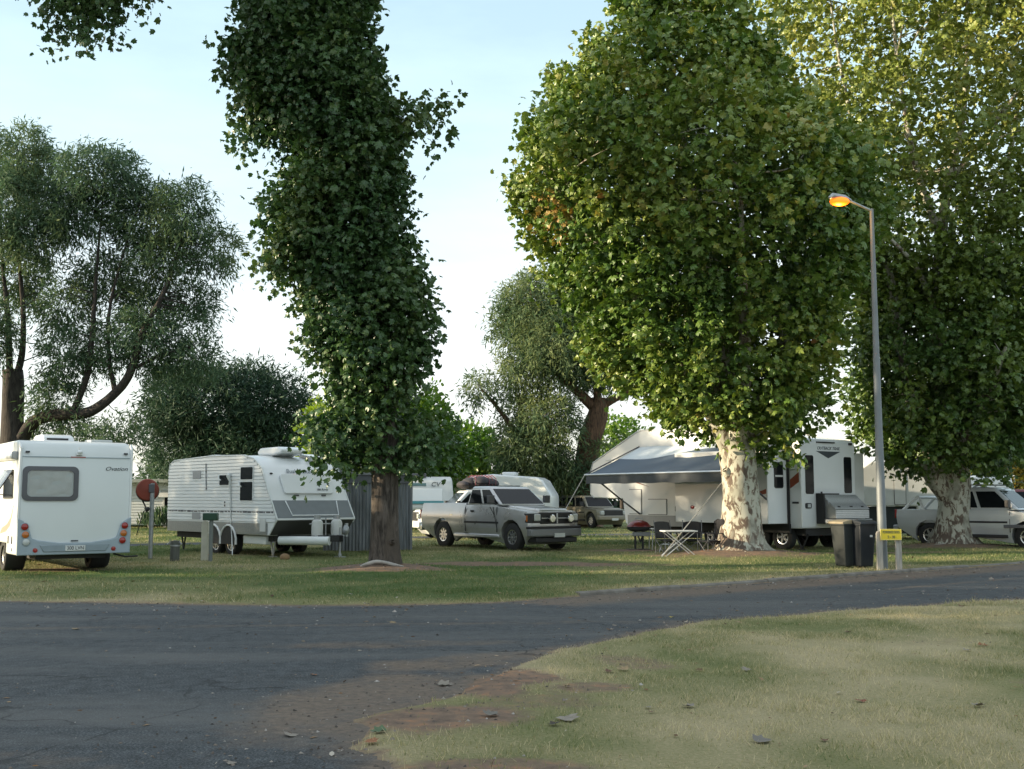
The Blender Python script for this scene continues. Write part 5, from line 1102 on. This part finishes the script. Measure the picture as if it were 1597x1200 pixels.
def bin_(label, x, y, rz, body, lid):
    t = thing('wheelie_bin', label, 'bin', (x, y, .03), rz, 'wheelie bins beside the street lamp'); t.scale = (.80, .80, .99)
    b = MB(); vs = []
    for z, w, d in ((.06, .20, .22), (.98, .265, .33)): vs += [(-w, -d*.9, z), (w, -d*.9, z), (w, d, z), (-w, d, z)]
    b.add(vs, [(0, 3, 2, 1), (4, 5, 6, 7), (0, 1, 5, 4), (1, 2, 6, 5), (2, 3, 7, 6), (3, 0, 4, 7)]); b.build('body', body, t, bevel=.03, seg=3)
    MB().box(-.285, .285, -.32, .345, .945, .985).build('rim', body, t, bevel=.012)
    b = MB(); b.prism([(-.36, .985), (-.34, 1.03), (-.1, 1.07), (.20, 1.075), (.34, 1.05), (.40, 1.0), (.40, .985)], 'x', -.29, .29); b.build('lid', lid, t, bevel=.02, seg=3)
    b = MB(); b.tube([(-.2, .42, 1.0), (.2, .42, 1.0)], .02, 8)
    for s in (-1, 1): b.box(s*.2-.02, s*.2+.02, .33, .43, .97, 1.02)
    b.build('handle', body, t)
    for s in (-1, 1):
        b = MB(); b.lathe([(.03, -.03), (.10, -.03), (.105, 0), (.10, .03), (.03, .03)], (0, 0, 0), 'x', 18); b.lathe([(.001, .02), (.03, .03)], (0, 0, 0), 'x', 10); w_ = b.build('wheel', M_RUBBER, t); w_.location = (s*.24, .27, .10)
        b = MB(); b.lathe([(.001, s*.032), (.045, s*.032), (.05, 0)], (0, 0, 0), 'x', 14); b.build('hub', M_CHASSIS, w_)
    return t
t = bin_('dark grey wheelie bin with a faded sand coloured lid, left of the pair', 7.30, 24.8, R(-62), BIN, LID)
b = MB()
for y in (-.06, .10): b.box(-.296, -.286, y-.025, y+.025, .86, .955)
b.build('lid_strap', M_BLACK, t)
t = bin_('blue black wheelie bin with a dark lid and a white sticker, next to the sign', 7.62, 24.66, R(20), BIN2, BIN2)
MB().box(.05, .13, -.296, -.285, .70, .745).build('sticker', M_WHITE, t)
# hose reel on its post
t = thing('hose_reel', 'red fire hose reel on a grey post between the motorhome and the ribbed caravan', 'hose reel', (-9.35, 29.3, 0), R(18))
b = MB(); b.tube([(0, 0, -.1), (0, 0, 1.95)], .055, 12); b.build('post', M_STEEL, t)
b = MB(); b.lathe([(.001, .04), (.26, .06), (.285, .09), (.285, .11), (.25, .10), (.06, .08)], (-.12, .0, 1.78), 'y', 28); b.lathe([(.25, .10), (.25, .30)], (-.12, 0, 1.78), 'y', 28); b.lathe([(.001, .31), (.26, .31), (.285, .33), (.285, .29), (.25, .28)], (-.12, 0, 1.78), 'y', 28); b.build('drum', mat('faded_red_paint', (.27, .045, .022), .5, noise=.3, scale=3), t)
b = MB()
for k in range(7): b.tube([(-.12+.275*math.cos(a), .12+.028*k, 1.76+.275*math.sin(a)) for a in np.linspace(0, 6.28, 26)], .02, 6)
b.tube([(-.25, .2, 1.53), (-.16, .05, 1.35), (-.12, -.02, 1.2)], .02, 6); b.build('hose', M_BLACK, t)
b = MB(); b.tube([(-.05, -.05, 1.3), (-.2, -.05, 1.22), (-.28, -.05, .9), (-.35, -.05, .62)], .014, 6); b.ball((-.1, -.05, 1.28), .05, .04, .06); b.build('nozzle', M_BLACK, t)
MB().box(-.09, .05, -.07, .08, 1.70, 1.93).build('bracket', M_DGREY, t, bevel=.02)
# low tap post
t = thing('tap_post', 'short weathered post with taps on top in front of the ribbed caravan', 'post', (-8.3, 27.9, 0))
b = MB(); b.lathe([(.115, -.1), (.115, .48), (.10, .52), (.001, .53)], (0, 0, 0), 'z', 14); b.build('post', mat('grey_green_timber', (.13, .135, .12), .9, noise=.45, scale=5, stretch=(4, 4, .5), bump=.4), t)
b = MB()
for s in (-1, 1): b.tube([(0, 0, .46), (s*.13, -.03, .47), (s*.17, -.03, .43)], .025, 7); b.tube([(s*.12, -.03, .47), (s*.12, -.03, .55)], .012, 6)
b.lathe([(.12, .38), (.125, .40), (.12, .42)], (0, 0, 0), 'z', 14); b.build('tap', M_STEEL, t)
t = thing('power_post', 'thin steel post carrying a small dark green meter box', 'post', (-7.38, 27.75, 0))
b = MB(); b.tube([(0, 0, -.1), (0, 0, 1.18)], .05, 8); b.build('post', mat('grey_post_paint', (.17, .19, .185), .6), t)
MB().box(-.20, .16, -.09, .09, 1.02, 1.20).build('meter_box', mat('dark_green_box', (.015, .06, .035), .4), t, bevel=.02)
t = thing('marker_post', 'white round topped marker post next to the green meter box', 'post', (-7.62, 28.1, 0))
b = MB(); b.prism([(-.085, -.1), (.085, -.1), (.085, .92), (.06, .99), (.0, 1.02), (-.06, .99), (-.085, .92)], 'y', -.05, .05); b.build('post', mat('flaking_cream_paint', (.55, .53, .44), .7, noise=.2, scale=4), t, bevel=.01)
b = MB(); b.tube([(.09, 0, .72), (.13, 0, .66), (.11, 0, .55)], .02, 6); b.build('tap', M_WHITE, t)
b = MB(); b.ball((0, 0, .07), .13, .11, .10, 12, 7); o = b.build('cut_log', mat('orange_cut_timber', (.30, .19, .10), .9, noise=.4), None); o.location = (-5.75, 28.7, 0); tag(o, 'small pale cut log lying on the grass below the ribbed caravan', 'log')
b = MB(); S = spline([(-3.22, 24.12, .12, .02), (-3.08, 24.1, .17, .035), (-2.9, 24.12, .215, .04), (-2.7, 24.08, .205, .032), (-2.55, 24.1, .165, .035), (-2.3, 24.06, .12, .014)], 5); b.tube([tuple(p[:3]) for p in S], list(S[:, 3]), 8)
tag(b.build('dead_branch', mat('bleached_wood', (.44, .41, .37), .9, noise=.35, scale=8, bump=.4), None), 'bleached crooked branch lying at the foot of the dark leafy trunk', 'branch')
b = MB(); S = spline([(12.3, 34.9, .03, .03), (12.9, 35.0, .07, .05), (13.4, 35.2, .10, .06), (13.9, 35.4, .12, .04)], 5); b.tube([tuple(p[:3]) for p in S], list(S[:, 3]), 8)
tag(b.build('dead_branch', MATS['bleached_wood'], None), 'pale bark strip lying beside the foot of the yellowing plane tree', 'branch')

# ------------------------------------------------------------------ camp furniture under the awning
t = thing('barbecue', 'dark red kettle barbecue on a black stand under the awning', 'barbecue', (3.86, 34.4, 0), R(15))
b = MB(); b.lathe([(.001, .90), (.12, .89), (.24, .83), (.32, .74), (.33, .70), (.30, .70)], (0, 0, 0), 'z', 22); ld = b.build('lid', mat('deep_red_enamel', (.16, .012, .012), .3, coat=.4), t); ld.scale = (1.15, .8, 1)
b = MB(); b.tube([(-.09, 0, .87), (-.09, 0, .95), (.09, 0, .95), (.09, 0, .87)], .014, 6); b.build('handle', M_STEEL, ld)
b = MB(); b.lathe([(.33, .69), (.32, .62), (.20, .56), (.001, .55)], (0, 0, 0), 'z', 22); o = b.build('bowl', M_BLACK, t); o.scale = (1.15, .8, 1)
for x, y in ((-.12, 0), (.14, .05)):
    b = MB(); b.tube([(x, y, .58), (x, y, .03)], .035, 8); b.build('leg', M_BLACK, t)
MB().box(-.38, .30, -.14, .16, .0, .035).build('base', M_BLACK, t, bevel=.01)
MB().box(-.18, .34, -.12, .12, .42, .54).build('gas_drawer', M_GREY, t, bevel=.02)
def table(name, label, loc, rz, w, d, h, cross):
    t = thing(name, label, 'table', loc, rz, 'camp tables under the awning')
    MB().box(-w/2, w/2, -d/2, d/2, h-.035, h).build('tabletop', M_OFFW, t, bevel=.01)
    for s in (-1, 1):
        if cross:
            for q in (-1, 1):
                b = MB(); b.tube([(q*w*.42, s*d*.4, h-.04), (-q*w*.52, s*d*.4+q*.01, .01)], .013, 6); b.build('leg', M_ALU, t)
        else:
            for q in (-1, 1):
                b = MB(); b.tube([(q*w*.42, s*d*.4, h-.03), (q*w*.46, s*d*.42, .0)], .015, 6); b.build('leg', M_ALU, t)
            b = MB(); b.tube([(-w*.1, s*d*.4, h-.03), (w*.40, s*d*.4, h*.55)], .010, 6); b.build('brace', M_ALU, t)
    return t
table('camp_table', 'small white topped folding table next to the red barbecue', (4.45, 34.3, 0), R(8), .56, .45, .66, False)
table('camp_table', 'white folding table with crossed metal legs in front of the camp chairs', (4.38, 29.75, 0), R(6), .88, .6, .72, True)
t = thing('step_stool', 'low white plastic step stool on the grass beside the camp tables', 'stool', (4.48, 32.3, 0), R(-12))
b = MB(); b.add([(-.22, -.16, .24), (.22, -.16, .24), (.22, .16, .24), (-.22, .16, .24), (-.22, -.16, .27), (.22, -.16, .27), (.22, .16, .27), (-.22, .16, .27)], [(0, 3, 2, 1), (4, 5, 6, 7), (0, 1, 5, 4), (1, 2, 6, 5), (2, 3, 7, 6), (3, 0, 4, 7)]); b.build('seat', M_WHITE, t, bevel=.012)
for s in (-1, 1):
    b = MB(); b.slab([(s*.21, -.15, .245), (s*.21, .15, .245), (s*.27, .18, .0), (s*.27, -.18, .0)], .015, (s, 0, 0)); b.build('leg', M_WHITE, t)
def chair(label, x, y, rz, m):
    t = thing('camp_chair', label, 'camp chair', (x, y, 0), rz, 'folding camp chairs under the awning')
    b = MB(); vs = []; n_ = 6
    for i in range(n_+1):
        for j in range(n_+1):
            u, v = i/n_-.5, j/n_-.5; vs.append((u*.52, v*.46, .43-.05*(1-4*u*u)*(1-4*v*v)+.02*v))
    fs = [(i*(n_+1)+j, (i+1)*(n_+1)+j, (i+1)*(n_+1)+j+1, i*(n_+1)+j+1) for i in range(n_) for j in range(n_)]
    o = b.add(vs, fs).build('seat', m, t, smooth=80); o.modifiers.new('thick', 'SOLIDIFY').thickness = .015
    b = MB(); vs = []
    for i in range(n_+1):
        for j in range(n_+1):
            u, v = i/n_-.5, j/n_; vs.append((u*(.54-.06*v), .24+.10*v+.05*(1-4*u*u), .46+.46*v-.03*(abs(u)*2)**3*v))
    o = b.add(vs, fs).build('backrest', m, t, smooth=80); o.modifiers.new('thick', 'SOLIDIFY').thickness = .02
    for s in (-1, 1):
        b = MB(); b.tube([(s*.27, .24, .02), (s*.27, .24, .48), (s*.26, .34, .95)], .012, 6); b.build('back_post', M_CHAIRFR, t)
        b = MB(); b.tube([(s*.27, -.24, .02), (s*.28, -.24, .62)], .012, 6); b.build('front_post', M_CHAIRFR, t)
        MB().box(s*.28-.04, s*.28+.04, -.27, .26, .61, .635).build('armrest', m, t, bevel=.01)
        for q in (-1, 1): b = MB(); b.tube([(s*.27, -.24*q, .03), (s*.27+.005*q, .24*q, .44)], .010, 6); b.build('leg', M_CHAIRFR, t)
        b = MB(); b.tube([(-s*.27, -.24, .03), (s*.27, -.245-.005*s, .42)], .010, 6); b.build('cross_brace', M_CHAIRFR, t)
    return t
chair('dark grey folding camp chair with a rounded back, leftmost of three', 4.30, 31.1, R(25), M_FABG)
chair('low dark folding camp chair behind the table, middle of three', 4.95, 31.3, R(-15), M_FABRIC)
chair('black folding camp chair with a jacket over its back, nearest the plane trunk', 5.36, 30.55, R(-70), M_FABRIC)
b = MB(); vs = []; n_ = 10
for i in range(n_+1):
    for j in range(n_+1):
        u, v = i/n_-.5, j/n_
        vs.append((u*(.50-.10*math.cos(v*6)), .02*math.sin(u*14)+.03*math.sin(v*9+u*6)+.10*abs(v-.28), .98+.03*math.cos(u*5)-.9*abs(v-.28)*.80-.04*math.sin(u*9+v*4)))
o = b.add(vs, [(i*(n_+1)+j, (i+1)*(n_+1)+j, (i+1)*(n_+1)+j+1, i*(n_+1)+j+1) for i in range(n_) for j in range(n_)]).build('jacket', mat('black_jacket_cloth', (.012, .012, .015), .9, noise=.3), None, smooth=80); o.modifiers.new('thick', 'SOLIDIFY').thickness = .03
o.location = (5.62, 30.62, 0); o.rotation_euler = (0, 0, R(-70)); tag(o, 'black jacket hanging over the camp chair nearest the plane trunk', 'jacket')
def wpt(x, y, z, X=9.65, Y=34.3, a=125.9):
    c, s = math.cos(R(a)), math.sin(R(a)); return (X+x*c-y*s, Y+x*s+y*c, z)
ROPE = mat('white_rope', (.50, .48, .44), .9)
b = MB(); b.tube([wpt(7.1, 3.74, 2.36), (1.0, 35.5, .02)], .016, 6); b.build('guy_rope', ROPE); o = bpy.data.objects['guy_rope']; tag(o, 'pale guy rope from the left corner of the awning down past the pickup', 'rope')
b = MB(); b.tube([wpt(.52, 3.74, 2.32), (3.85, 29.35, .02)], .016, 6); o = b.build('guy_rope', ROPE); tag(o, 'pale guy rope slanting down from the trunk end of the awning to the table', 'rope')

# ------------------------------------------------------------------ shed, cabins and what stands far back
t = thing('corrugated_shed', 'grey corrugated iron shed behind the narrow leafy tree', 'shed', (-2.98, 33.6, 0), R(4))
IRON = mat('old_corrugated_iron', (.24, .26, .28), .55, metal=.3, noise=.4, scale=2.2, dirt=(.11, .12, .125), stretch=(3, 3, .5))
b = MB(); n_ = 260; vs = []
for i in range(n_+1):
    x = -2.6+2.6*i/n_; y = .018*math.sin(i*2*math.pi*2.6/n_/.10*1.0)
    vs += [(x, y, 0), (x, y, 2.02)]
b.add(vs, [(2*i, 2*i+2, 2*i+3, 2*i+1) for i in range(n_)])
b.box(-2.58, -.02, .03, 2.2, 0, 2.0); w = b.build('wall', IRON, t, smooth=60)
MB().box(-2.64, .03, -.05, .02, 2.0, 2.26).build('fascia', mat('shed_fascia', (.10, .105, .115), .6), t, bevel=.01)
b = MB(); b.prism([(-2.7, 2.50), (-1.9, 2.46), (.08, 2.28), (.08, 2.24), (-2.7, 2.26)], 'y', -.10, 2.4); b.build('roof', mat('grey_roof_iron', (.20, .21, .22), .5, metal=.3), t)
MB().box(-.04, .02, -.06, .03, 0, 2.24).build('corner_post', mat('shed_post', (.17, .18, .19), .6), t)
MB().box(-.55, -.50, -.06, .0, 1.55, 1.75).build('latch', M_BLACK, t)
t = thing('caravan', 'older caravan with a teal stripe half hidden by the corrugated shed', 'caravan', (-3.95, 54.5, 0), R(-78))
prof = [(-4.5, .55), (-4.5, 2.3), (-4.2, 2.6), (-.9, 2.62), (-.55, 2.45), (-.25, 1.8), (0, 1.1), (-.35, .55)]
MB().prism(prof, 'y', -1.18, 1.18).build('body', M_OFFW, t, bevel=.12, seg=4)
def fq(y, z, o=.02): 
    a = np.interp(z, [.55, 1.1, 1.8, 2.45], [-.35, 0, -.25, -.55]); return (a+o, y, z)
MB().slab([fq(-.85, 1.42), fq(.62, 1.42), fq(.62, 2.02), fq(-.85, 2.02)], .04, (1, 0, .3)).build('window_cover', M_WHITE, t, bevel=.02)
TEAL = mat('teal_stripe', (.05, .25, .27), .5)
MB().slab([fq(-.9, 1.30, .03), fq(.66, 1.30, .03), fq(.66, 1.42, .03), fq(-.9, 1.42, .03)], .04, (1, 0, .3)).build('stripe', TEAL, t)
MB().slab([fq(-1.1, .57, .0), fq(1.1, .57, .0), fq(1.1, .98, .0), fq(-1.1, .98, .0)], .02, (1, 0, -.3)).build('front_panel', M_DGREY, t)
MB().slab([fq(-.95, 2.17), fq(-.15, 2.17), fq(-.15, 2.30), fq(-.95, 2.30)], .01, (1, 0, .4)).build('badge', mat('green_badge', (.08, .16, .16), .5), t)
text('CV', .34, tuple(Vector(fq(.30, 2.24))+Vector((.03, 0, 0))), (R(66), 0, R(90)), M_INK, t, shear=.25)
MB().box(-1.4, -.7, -.8, -.1, 2.6, 2.78).build('roof_hatch', M_DGREY, t, bevel=.03)
for s in (-1, 1): wheel(t, -2.4, s*1.05, .34, .22, .19, s)
MB().box(-4.2, -.3, -1, 1, .4, .6).build('chassis', M_CHASSIS, t)
t = thing('cabin', 'long low cream cabin with a flat roof behind the pickup', 'cabin', (-4.6, 66, 0), R(8))
MB().box(0, 9.0, 0, 4, 0, 2.75).build('wall', mat('cream_cabin_wall', (.66, .60, .46), .7), t); MB().box(-.2, 9.2, -.35, 4.2, 2.75, 2.92).build('roof', mat('cabin_roof', (.55, .50, .40), .6), t, bevel=.02)
for x in (1.6, 4.6, 6.8): w = MB().box(x, x+.9, -.03, .01, 1.2, 2.1).build('window', M_OFFW, t); MB().box(x+.05, x+.85, -.04, -.028, 1.25, 2.05).build('pane', M_GLASS, w)
t = thing('caravan', 'bright white caravan showing above the bonnet of the silver pickup', 'caravan', (2.2, 57.2, 0), R(168))
MB().prism([(0, .5), (0, 1.7), (.45, 2.45), (.75, 2.62), (3.0, 2.78), (4.2, 2.66), (4.4, 2.3), (4.3, .5)], 'y', -1.15, 1.15).build('body', M_WHITE, t, bevel=.1, seg=3)
MB().box(2.0, 2.7, -.4, .3, 2.72, 2.90).build('roof_vent', M_WHITE, t, bevel=.05)
for s in (-1, 1): wheel(t, 2.2, s*1.02, .34, .22, .19, s)
t = thing('cabin', 'white weatherboard cabin at the far left behind the hose reel', 'cabin', (-30.5, 60.5, 0), R(2))
b = MB(); b.box(0, 13.5, 0, 5, .15, 2.42)
for k in range(15): b.add([(-.01, -.012, .20+.15*k), (13.5, -.012, .20+.15*k), (13.5, -.03, .215+.15*k), (-.01, -.03, .215+.15*k), (-.01, -.004, .35+.15*k), (13.5, -.004, .35+.15*k)], [(0, 1, 2, 3), (3, 2, 5, 4)])
b.build('wall', M_WHITE, t, smooth=0)
MB().prism([(-.5, 2.40), (5.5, 2.40), (5.5, 2.52), (-.5, 2.60)], 'x', -.2, 13.7).build('roof', mat('pale_green_grey_roof', (.42, .46, .42), .6), t, bevel=.02)
w = MB().box(11.7, 12.5, -.06, .0, 1.0, 1.85).build('window', M_OFFW, t); MB().box(11.77, 12.43, -.075, -.055, 1.07, 1.78).build('pane', M_GLASS, w)
b = MB(); b.slab([(11.55, -.03, 2.0), (12.65, -.03, 2.0), (12.65, -.55, 1.62), (11.55, -.55, 1.62)], .02, (0, -1, 1)); b.build('window_hood', M_OFFW, t)
for i, (x, y, n, s, lab) in enumerate([(-18.0, 58.6, 26, .62, 'spiky green shrub against the wall of the weatherboard cabin'), (-18.9, 58.9, 16, .42, 'small grey green shrub beside the spiky shrub at the cabin')]):
    t = thing('shrub', lab, 'shrub', (x, y, 0)); g = np.random.default_rng(90+i)
    P = np.stack([g.normal(size=n*14)*.55*s, g.normal(size=n*14)*.3, .1+abs(g.random(n*14))*1.25*s], 1); ax = unit(np.stack([P[:, 0]*.8, g.normal(size=n*14)*.3, np.ones(n*14)], 1))
    leaves('foliage', P, ax, np.full(n*14, .38), (.3+.25*g.normal(size=n*14)).clip(0, 1), GUM_LEAF, L_GUM, t)
    b = MB()
    for k in range(5): b.tube([(0, 0, 0), ((k-2)*.25*s, 0, 1.0*s)], [.025, .01], 5)
    b.build('stem', M_WOODW, t)
t = thing('garden_lamp', 'white garden post lamp with a black cap beside the weatherboard cabin', 'lamp', (-20.2, 58.0, 0))
b = MB(); b.tube([(0, 0, -.1), (0, 0, 1.2)], .06, 8); b.build('post', M_WHITE, t)
b = MB(); b.prism([(-.25, 1.2), (.25, 1.2), (.18, 1.42), (-.18, 1.42)], 'y', -.2, .2); b.build('cap', M_BLACK, t, bevel=.03)
t = thing('plant_tub', 'dark tub of garden things in front of the weatherboard cabin', 'tub', (-19.85, 57.2, 0))
b = MB(); b.lathe([(.35, 0), (.48, .75), (.44, .75), (.32, .1)], (0, 0, 0), 'z', 16); b.build('tub', M_BLACK, t)
b = MB(); g = np.random.default_rng(8)
for k in range(9): b.box(*(lambda x, z, w: (x-w, x+w, -.1, .1, z-w, z+w))(g.uniform(-.35, .35), g.uniform(.8, 1.25), g.uniform(.05, .13)))
b.build('contents', mat('pale_blue_things', (.30, .38, .48), .6), t)
# second gooseneck trailer behind the lamp
t = thing('fifth_wheel_trailer', 'pale grey gooseneck trailer behind the street lamp with a narrow locker door', 'trailer', (18.2, 43.5, 0), R(178))
MB().prism([(1.0, .7), (2.75, .7), (2.95, 1.2), (2.95, 1.26), (5.0, 1.26), (5.1, 1.4), (5.1, 2.6), (4.6, 2.95), (1.0, 2.95)], 'y', -1.25, 1.25).build('body', M_OFFW, t, bevel=.05, seg=3)
d = MB().prism(rrect(3.35, 3.80, 1.32, 2.45, .03), 'y', 1.25, 1.262).build('locker_door', M_DGREY, t); MB().prism(rrect(3.37, 3.78, 1.34, 2.43, .03), 'y', 1.255, 1.27).build('panel', M_OFFW, d)
b = MB(); b.tube([(2.3, 1.26, 2.45), (2.3, 1.28, 1.95), (2.5, 1.28, 1.95), (2.5, 1.26, 2.45)], .012, 5); b.build('cable', M_GREY, t)
MB().box(2.95, 4.9, -1.1, 1.1, .25, 1.24).build('nose_shade', mat('dark_shade_fill', (.02, .028, .028), .7), t)  # dark box standing in for the shade beneath the overhanging nose
for s in (-1, 1): wheel(t, 1.75, s*1.05, .38, .24, .21, s)
MB().box(1.1, 2.7, -1, 1, .45, .72).build('chassis', M_CHASSIS, t)
t = thing('van', 'white van with a raked dark windscreen between the two gooseneck trailers', 'van', (14.0, 46.5, 0), R(-120))
MB().prism([(-4, .45), (.5, .45), (.75, .8), (.7, 1.15), (.1, 1.45), (-.9, 2.5), (-1.2, 2.6), (-4, 2.6)], 'y', -.95, .95).build('body', M_WHITE, t, bevel=.08, seg=3)
MB().slab([(.05, -.8, 1.52), (.05, .8, 1.52), (-.82, .72, 2.42), (-.82, -.72, 2.42)], .02, (1, 0, 1)).build('windscreen', M_GLASS, t)
for s in (-1, 1):
    wheel(t, -.1, s*.82, .33, .22, .19, s); wheel(t, -3, s*.82, .33, .22, .19, s)
    MB().prism([(-.2, 1.5), (-.85, 2.3), (-1.3, 2.3), (-1.3, 1.5)], 'y', s*.95, s*.965).build('side_window', M_GLASS, t)
t = thing('caravan', 'pale blue white caravan roof showing over the silver ute', 'caravan', (24.2, 55.5, 0), R(15))
MB().prism([(-3.4, .5), (-3.5, 1.8), (-3.2, 2.65), (-.4, 2.65), (0, 1.4), (-.3, .5)], 'y', -1.1, 1.1).build('body', M_WHITE, t, bevel=.1, seg=3)
MB().prism(rrect(-2.6, -1.6, 1.5, 2.1, .08), 'y', -1.1, -1.12).build('window', M_GLASS, t)
for s in (-1, 1): wheel(t, -1.8, s*1.0, .34, .22, .19, s)

# ------------------------------------------------------------------ fallen leaves
LEAFCOL = {'brown': (.13, .065, .035), 'red brown': (.20, .06, .03), 'tan': (.30, .22, .12), 'pale grey': (.25, .22, .18), 'grey': (.17, .155, .13), 'green': (.09, .14, .07), 'orange brown': (.28, .12, .05), 'yellow': (.42, .32, .06), 'dark': (.05, .04, .03)}
FL = [(4.59/5, 0, 0, '', '')][:0]
def gp(px, py):
    u, v = (px-798.5)/1750, (600-py)/1750; c, s = math.cos(math.atan(178/1750)), math.sin(math.atan(178/1750))
    t_ = -1.55/(s+v*c); return u*t_, (c-v*s)*t_
FL = [(.86, 10.16, 'brown', 'curled brown leaf beside a tan one on the near lawn', .15), (.99, 10.28, 'tan', 'tan leaf lying beside a curled brown one on the near lawn', .17), (.43, 9.25, 'tan', 'small tan leaf near the inner curve of the lawn edge', .10),
      (.39, 7.95, 'pale grey', 'large pale grey leaf on the near lawn close to the road corner', .26), (.28, 7.75, 'dark', 'dark upright curled leaf just left of the large pale grey leaf', .15), (1.29, 8.45, 'pale grey', 'whitish leaf alone in the middle of the near lawn', .15),
      (.99, 8.42, 'pale grey', 'small pale leaf with a brown one just below it', .09), (1.0, 8.25, 'brown', 'brown leaf just below a small pale leaf on the lawn', .08), (1.58, 7.25, 'grey', 'grey curled leaf with a brown edge at the bottom of the lawn', .20), (2.66, 8.75, 'red brown', 'red brown leaf on the right half of the near lawn', .16),
      (2.08, 10.2, 'pale grey', 'pale leaf on the middle of the lawn behind the red brown leaf', .15), (1.68, 10.25, 'brown', 'brown leaf left of a pale leaf in the mid lawn', .10), (3.85, 13.1, 'brown', 'brown leaf near the road edge of the lawn', .14), (4.95, 12.0, 'orange brown', 'orange brown leaf at the right of the lawn near the bare patch', .17),
      (4.6, 11.55, 'pale grey', 'pale leaf left of the bare patch on the right of the lawn', .14), (3.48, 8.55, 'pale grey', 'pale leaf in front of the bare patch at the right', .17), (6.4, 16.2, 'brown', 'brown leaf by the road at the far right', .17), (1.98, 7.3, 'brown', 'small brown leaf near the bottom right of the lawn', .09),
      (-.88, 7.55, 'green', 'folded green leaf on the bare soil at the road corner', .17), (-.88, 7.25, 'orange brown', 'orange brown leaf on the soil below the folded green leaf', .15), (-.55, 9.55, 'pale grey', 'pale grey leaf at the worn edge of the road', .20), (-.14, 8.1, 'grey', 'grey curled leaf on the red soil near the corner', .20),
      (-5.2, 13.6, 'tan', 'tan leaf alone on the left part of the road', .16), (-1.75, 10.1, 'orange brown', 'orange leaf on the asphalt left of the worn corner', .11), (-1.45, 7.55, 'pale grey', 'whitish leaf on the asphalt near the corner', .16), (-1.65, 6.78, 'pale grey', 'whitish leaf on the asphalt at the bottom of the picture', .10),
      (-1.5, 14.3, 'tan', 'tan leaf in the middle of the road', .15), (2.1, 14.95, 'yellow', 'yellow leaf on the road beside the lawn', .13), (9.2, 21.8, 'pale grey', 'pale leaf on the asphalt at the far right', .2), (3.6, 18.9, 'dark', 'dark leaf in the gutter along the kerb', .16),
      (-5.3, 18.2, 'tan', 'tan leaf on the verge at the left of the road', .14), (-.5, 19.2, 'dark', 'dark leaf on the verge left of the kerb end', .13)]
LM = {}
for k, (x, y, c, lab, s) in enumerate(FL):
    g = np.random.default_rng(300+k); tv = PLANE_LEAF[0].copy(); tv[:, 1] -= .5
    curl = g.uniform(.25, .9); tv[:, 2] = curl*(tv[:, 0]**2)*1.1+.35*g.random()*tv[:, 1]**2+.06*g.random(len(tv))
    a = g.random()*6.28; ca, sa = math.cos(a), math.sin(a); tl = g.uniform(-.25, .25)
    V = np.stack([tv[:, 0]*ca-tv[:, 1]*sa, tv[:, 0]*sa+tv[:, 1]*ca, tv[:, 2]+tl*tv[:, 0]], 1)*s*.66; V[:, 2] -= V[:, 2].min()
    if c not in LM: LM[c] = mat('fallen_leaf_'+c.replace(' ', '_'), LEAFCOL[c], .8, noise=.35, scale=12)
    o = np_mesh('fallen_leaf', V, PLANE_LEAF[1], LM[c]); P = np.array([[x, y]]); sd_ = road_sd(P)
    o.location = (x, y, float(max(ground_h(P, sd_)[0], .0 if sd_[0] > 0 else .002))+(.012 if sd_[0] > 0 else .002)); tag(o, lab, 'leaf', 'fallen leaves on lawn and road')
# countless small leaf scraps and grit
g = np.random.default_rng(77); n = 5200
P = np.stack([g.uniform(-12, 14, n), 5.8+g.random(n)**1.3*28, np.zeros(n)], 1); sd_ = road_sd(P[:, :2]); k = (g.random(n) < np.where(sd_ < 0, .25+.75*np.exp(-np.abs(sd_)/.5), .55)); P = P[k]; sd_ = sd_[k]; n = len(P)
P[:, 2] = np.where(sd_ < 0, .004, ground_h(P[:, :2], sd_)+.015); ax = unit(np.stack([g.normal(size=n), g.normal(size=n), .2*g.random(n)], 1))
L_LIT = leaf_mat('leaf_scrap', [(0, (.07, .045, .03)), (.5, (.19, .11, .055)), (.85, (.32, .23, .14)), (1, (.42, .38, .32))], rough=.8, trans=.1, spec=.2)
o = leaves('leaf_litter', P, ax, g.uniform(.012, .03, n)*(1+1.4*(g.random(n) < .22))*(1+(P[:, 1] > 14)*.6), g.random(n), OVAL_LEAF, L_LIT, None, unit(np.stack([g.normal(size=n)*.2, g.normal(size=n)*.2, np.ones(n)], 1))); o['kind'] = 'stuff'
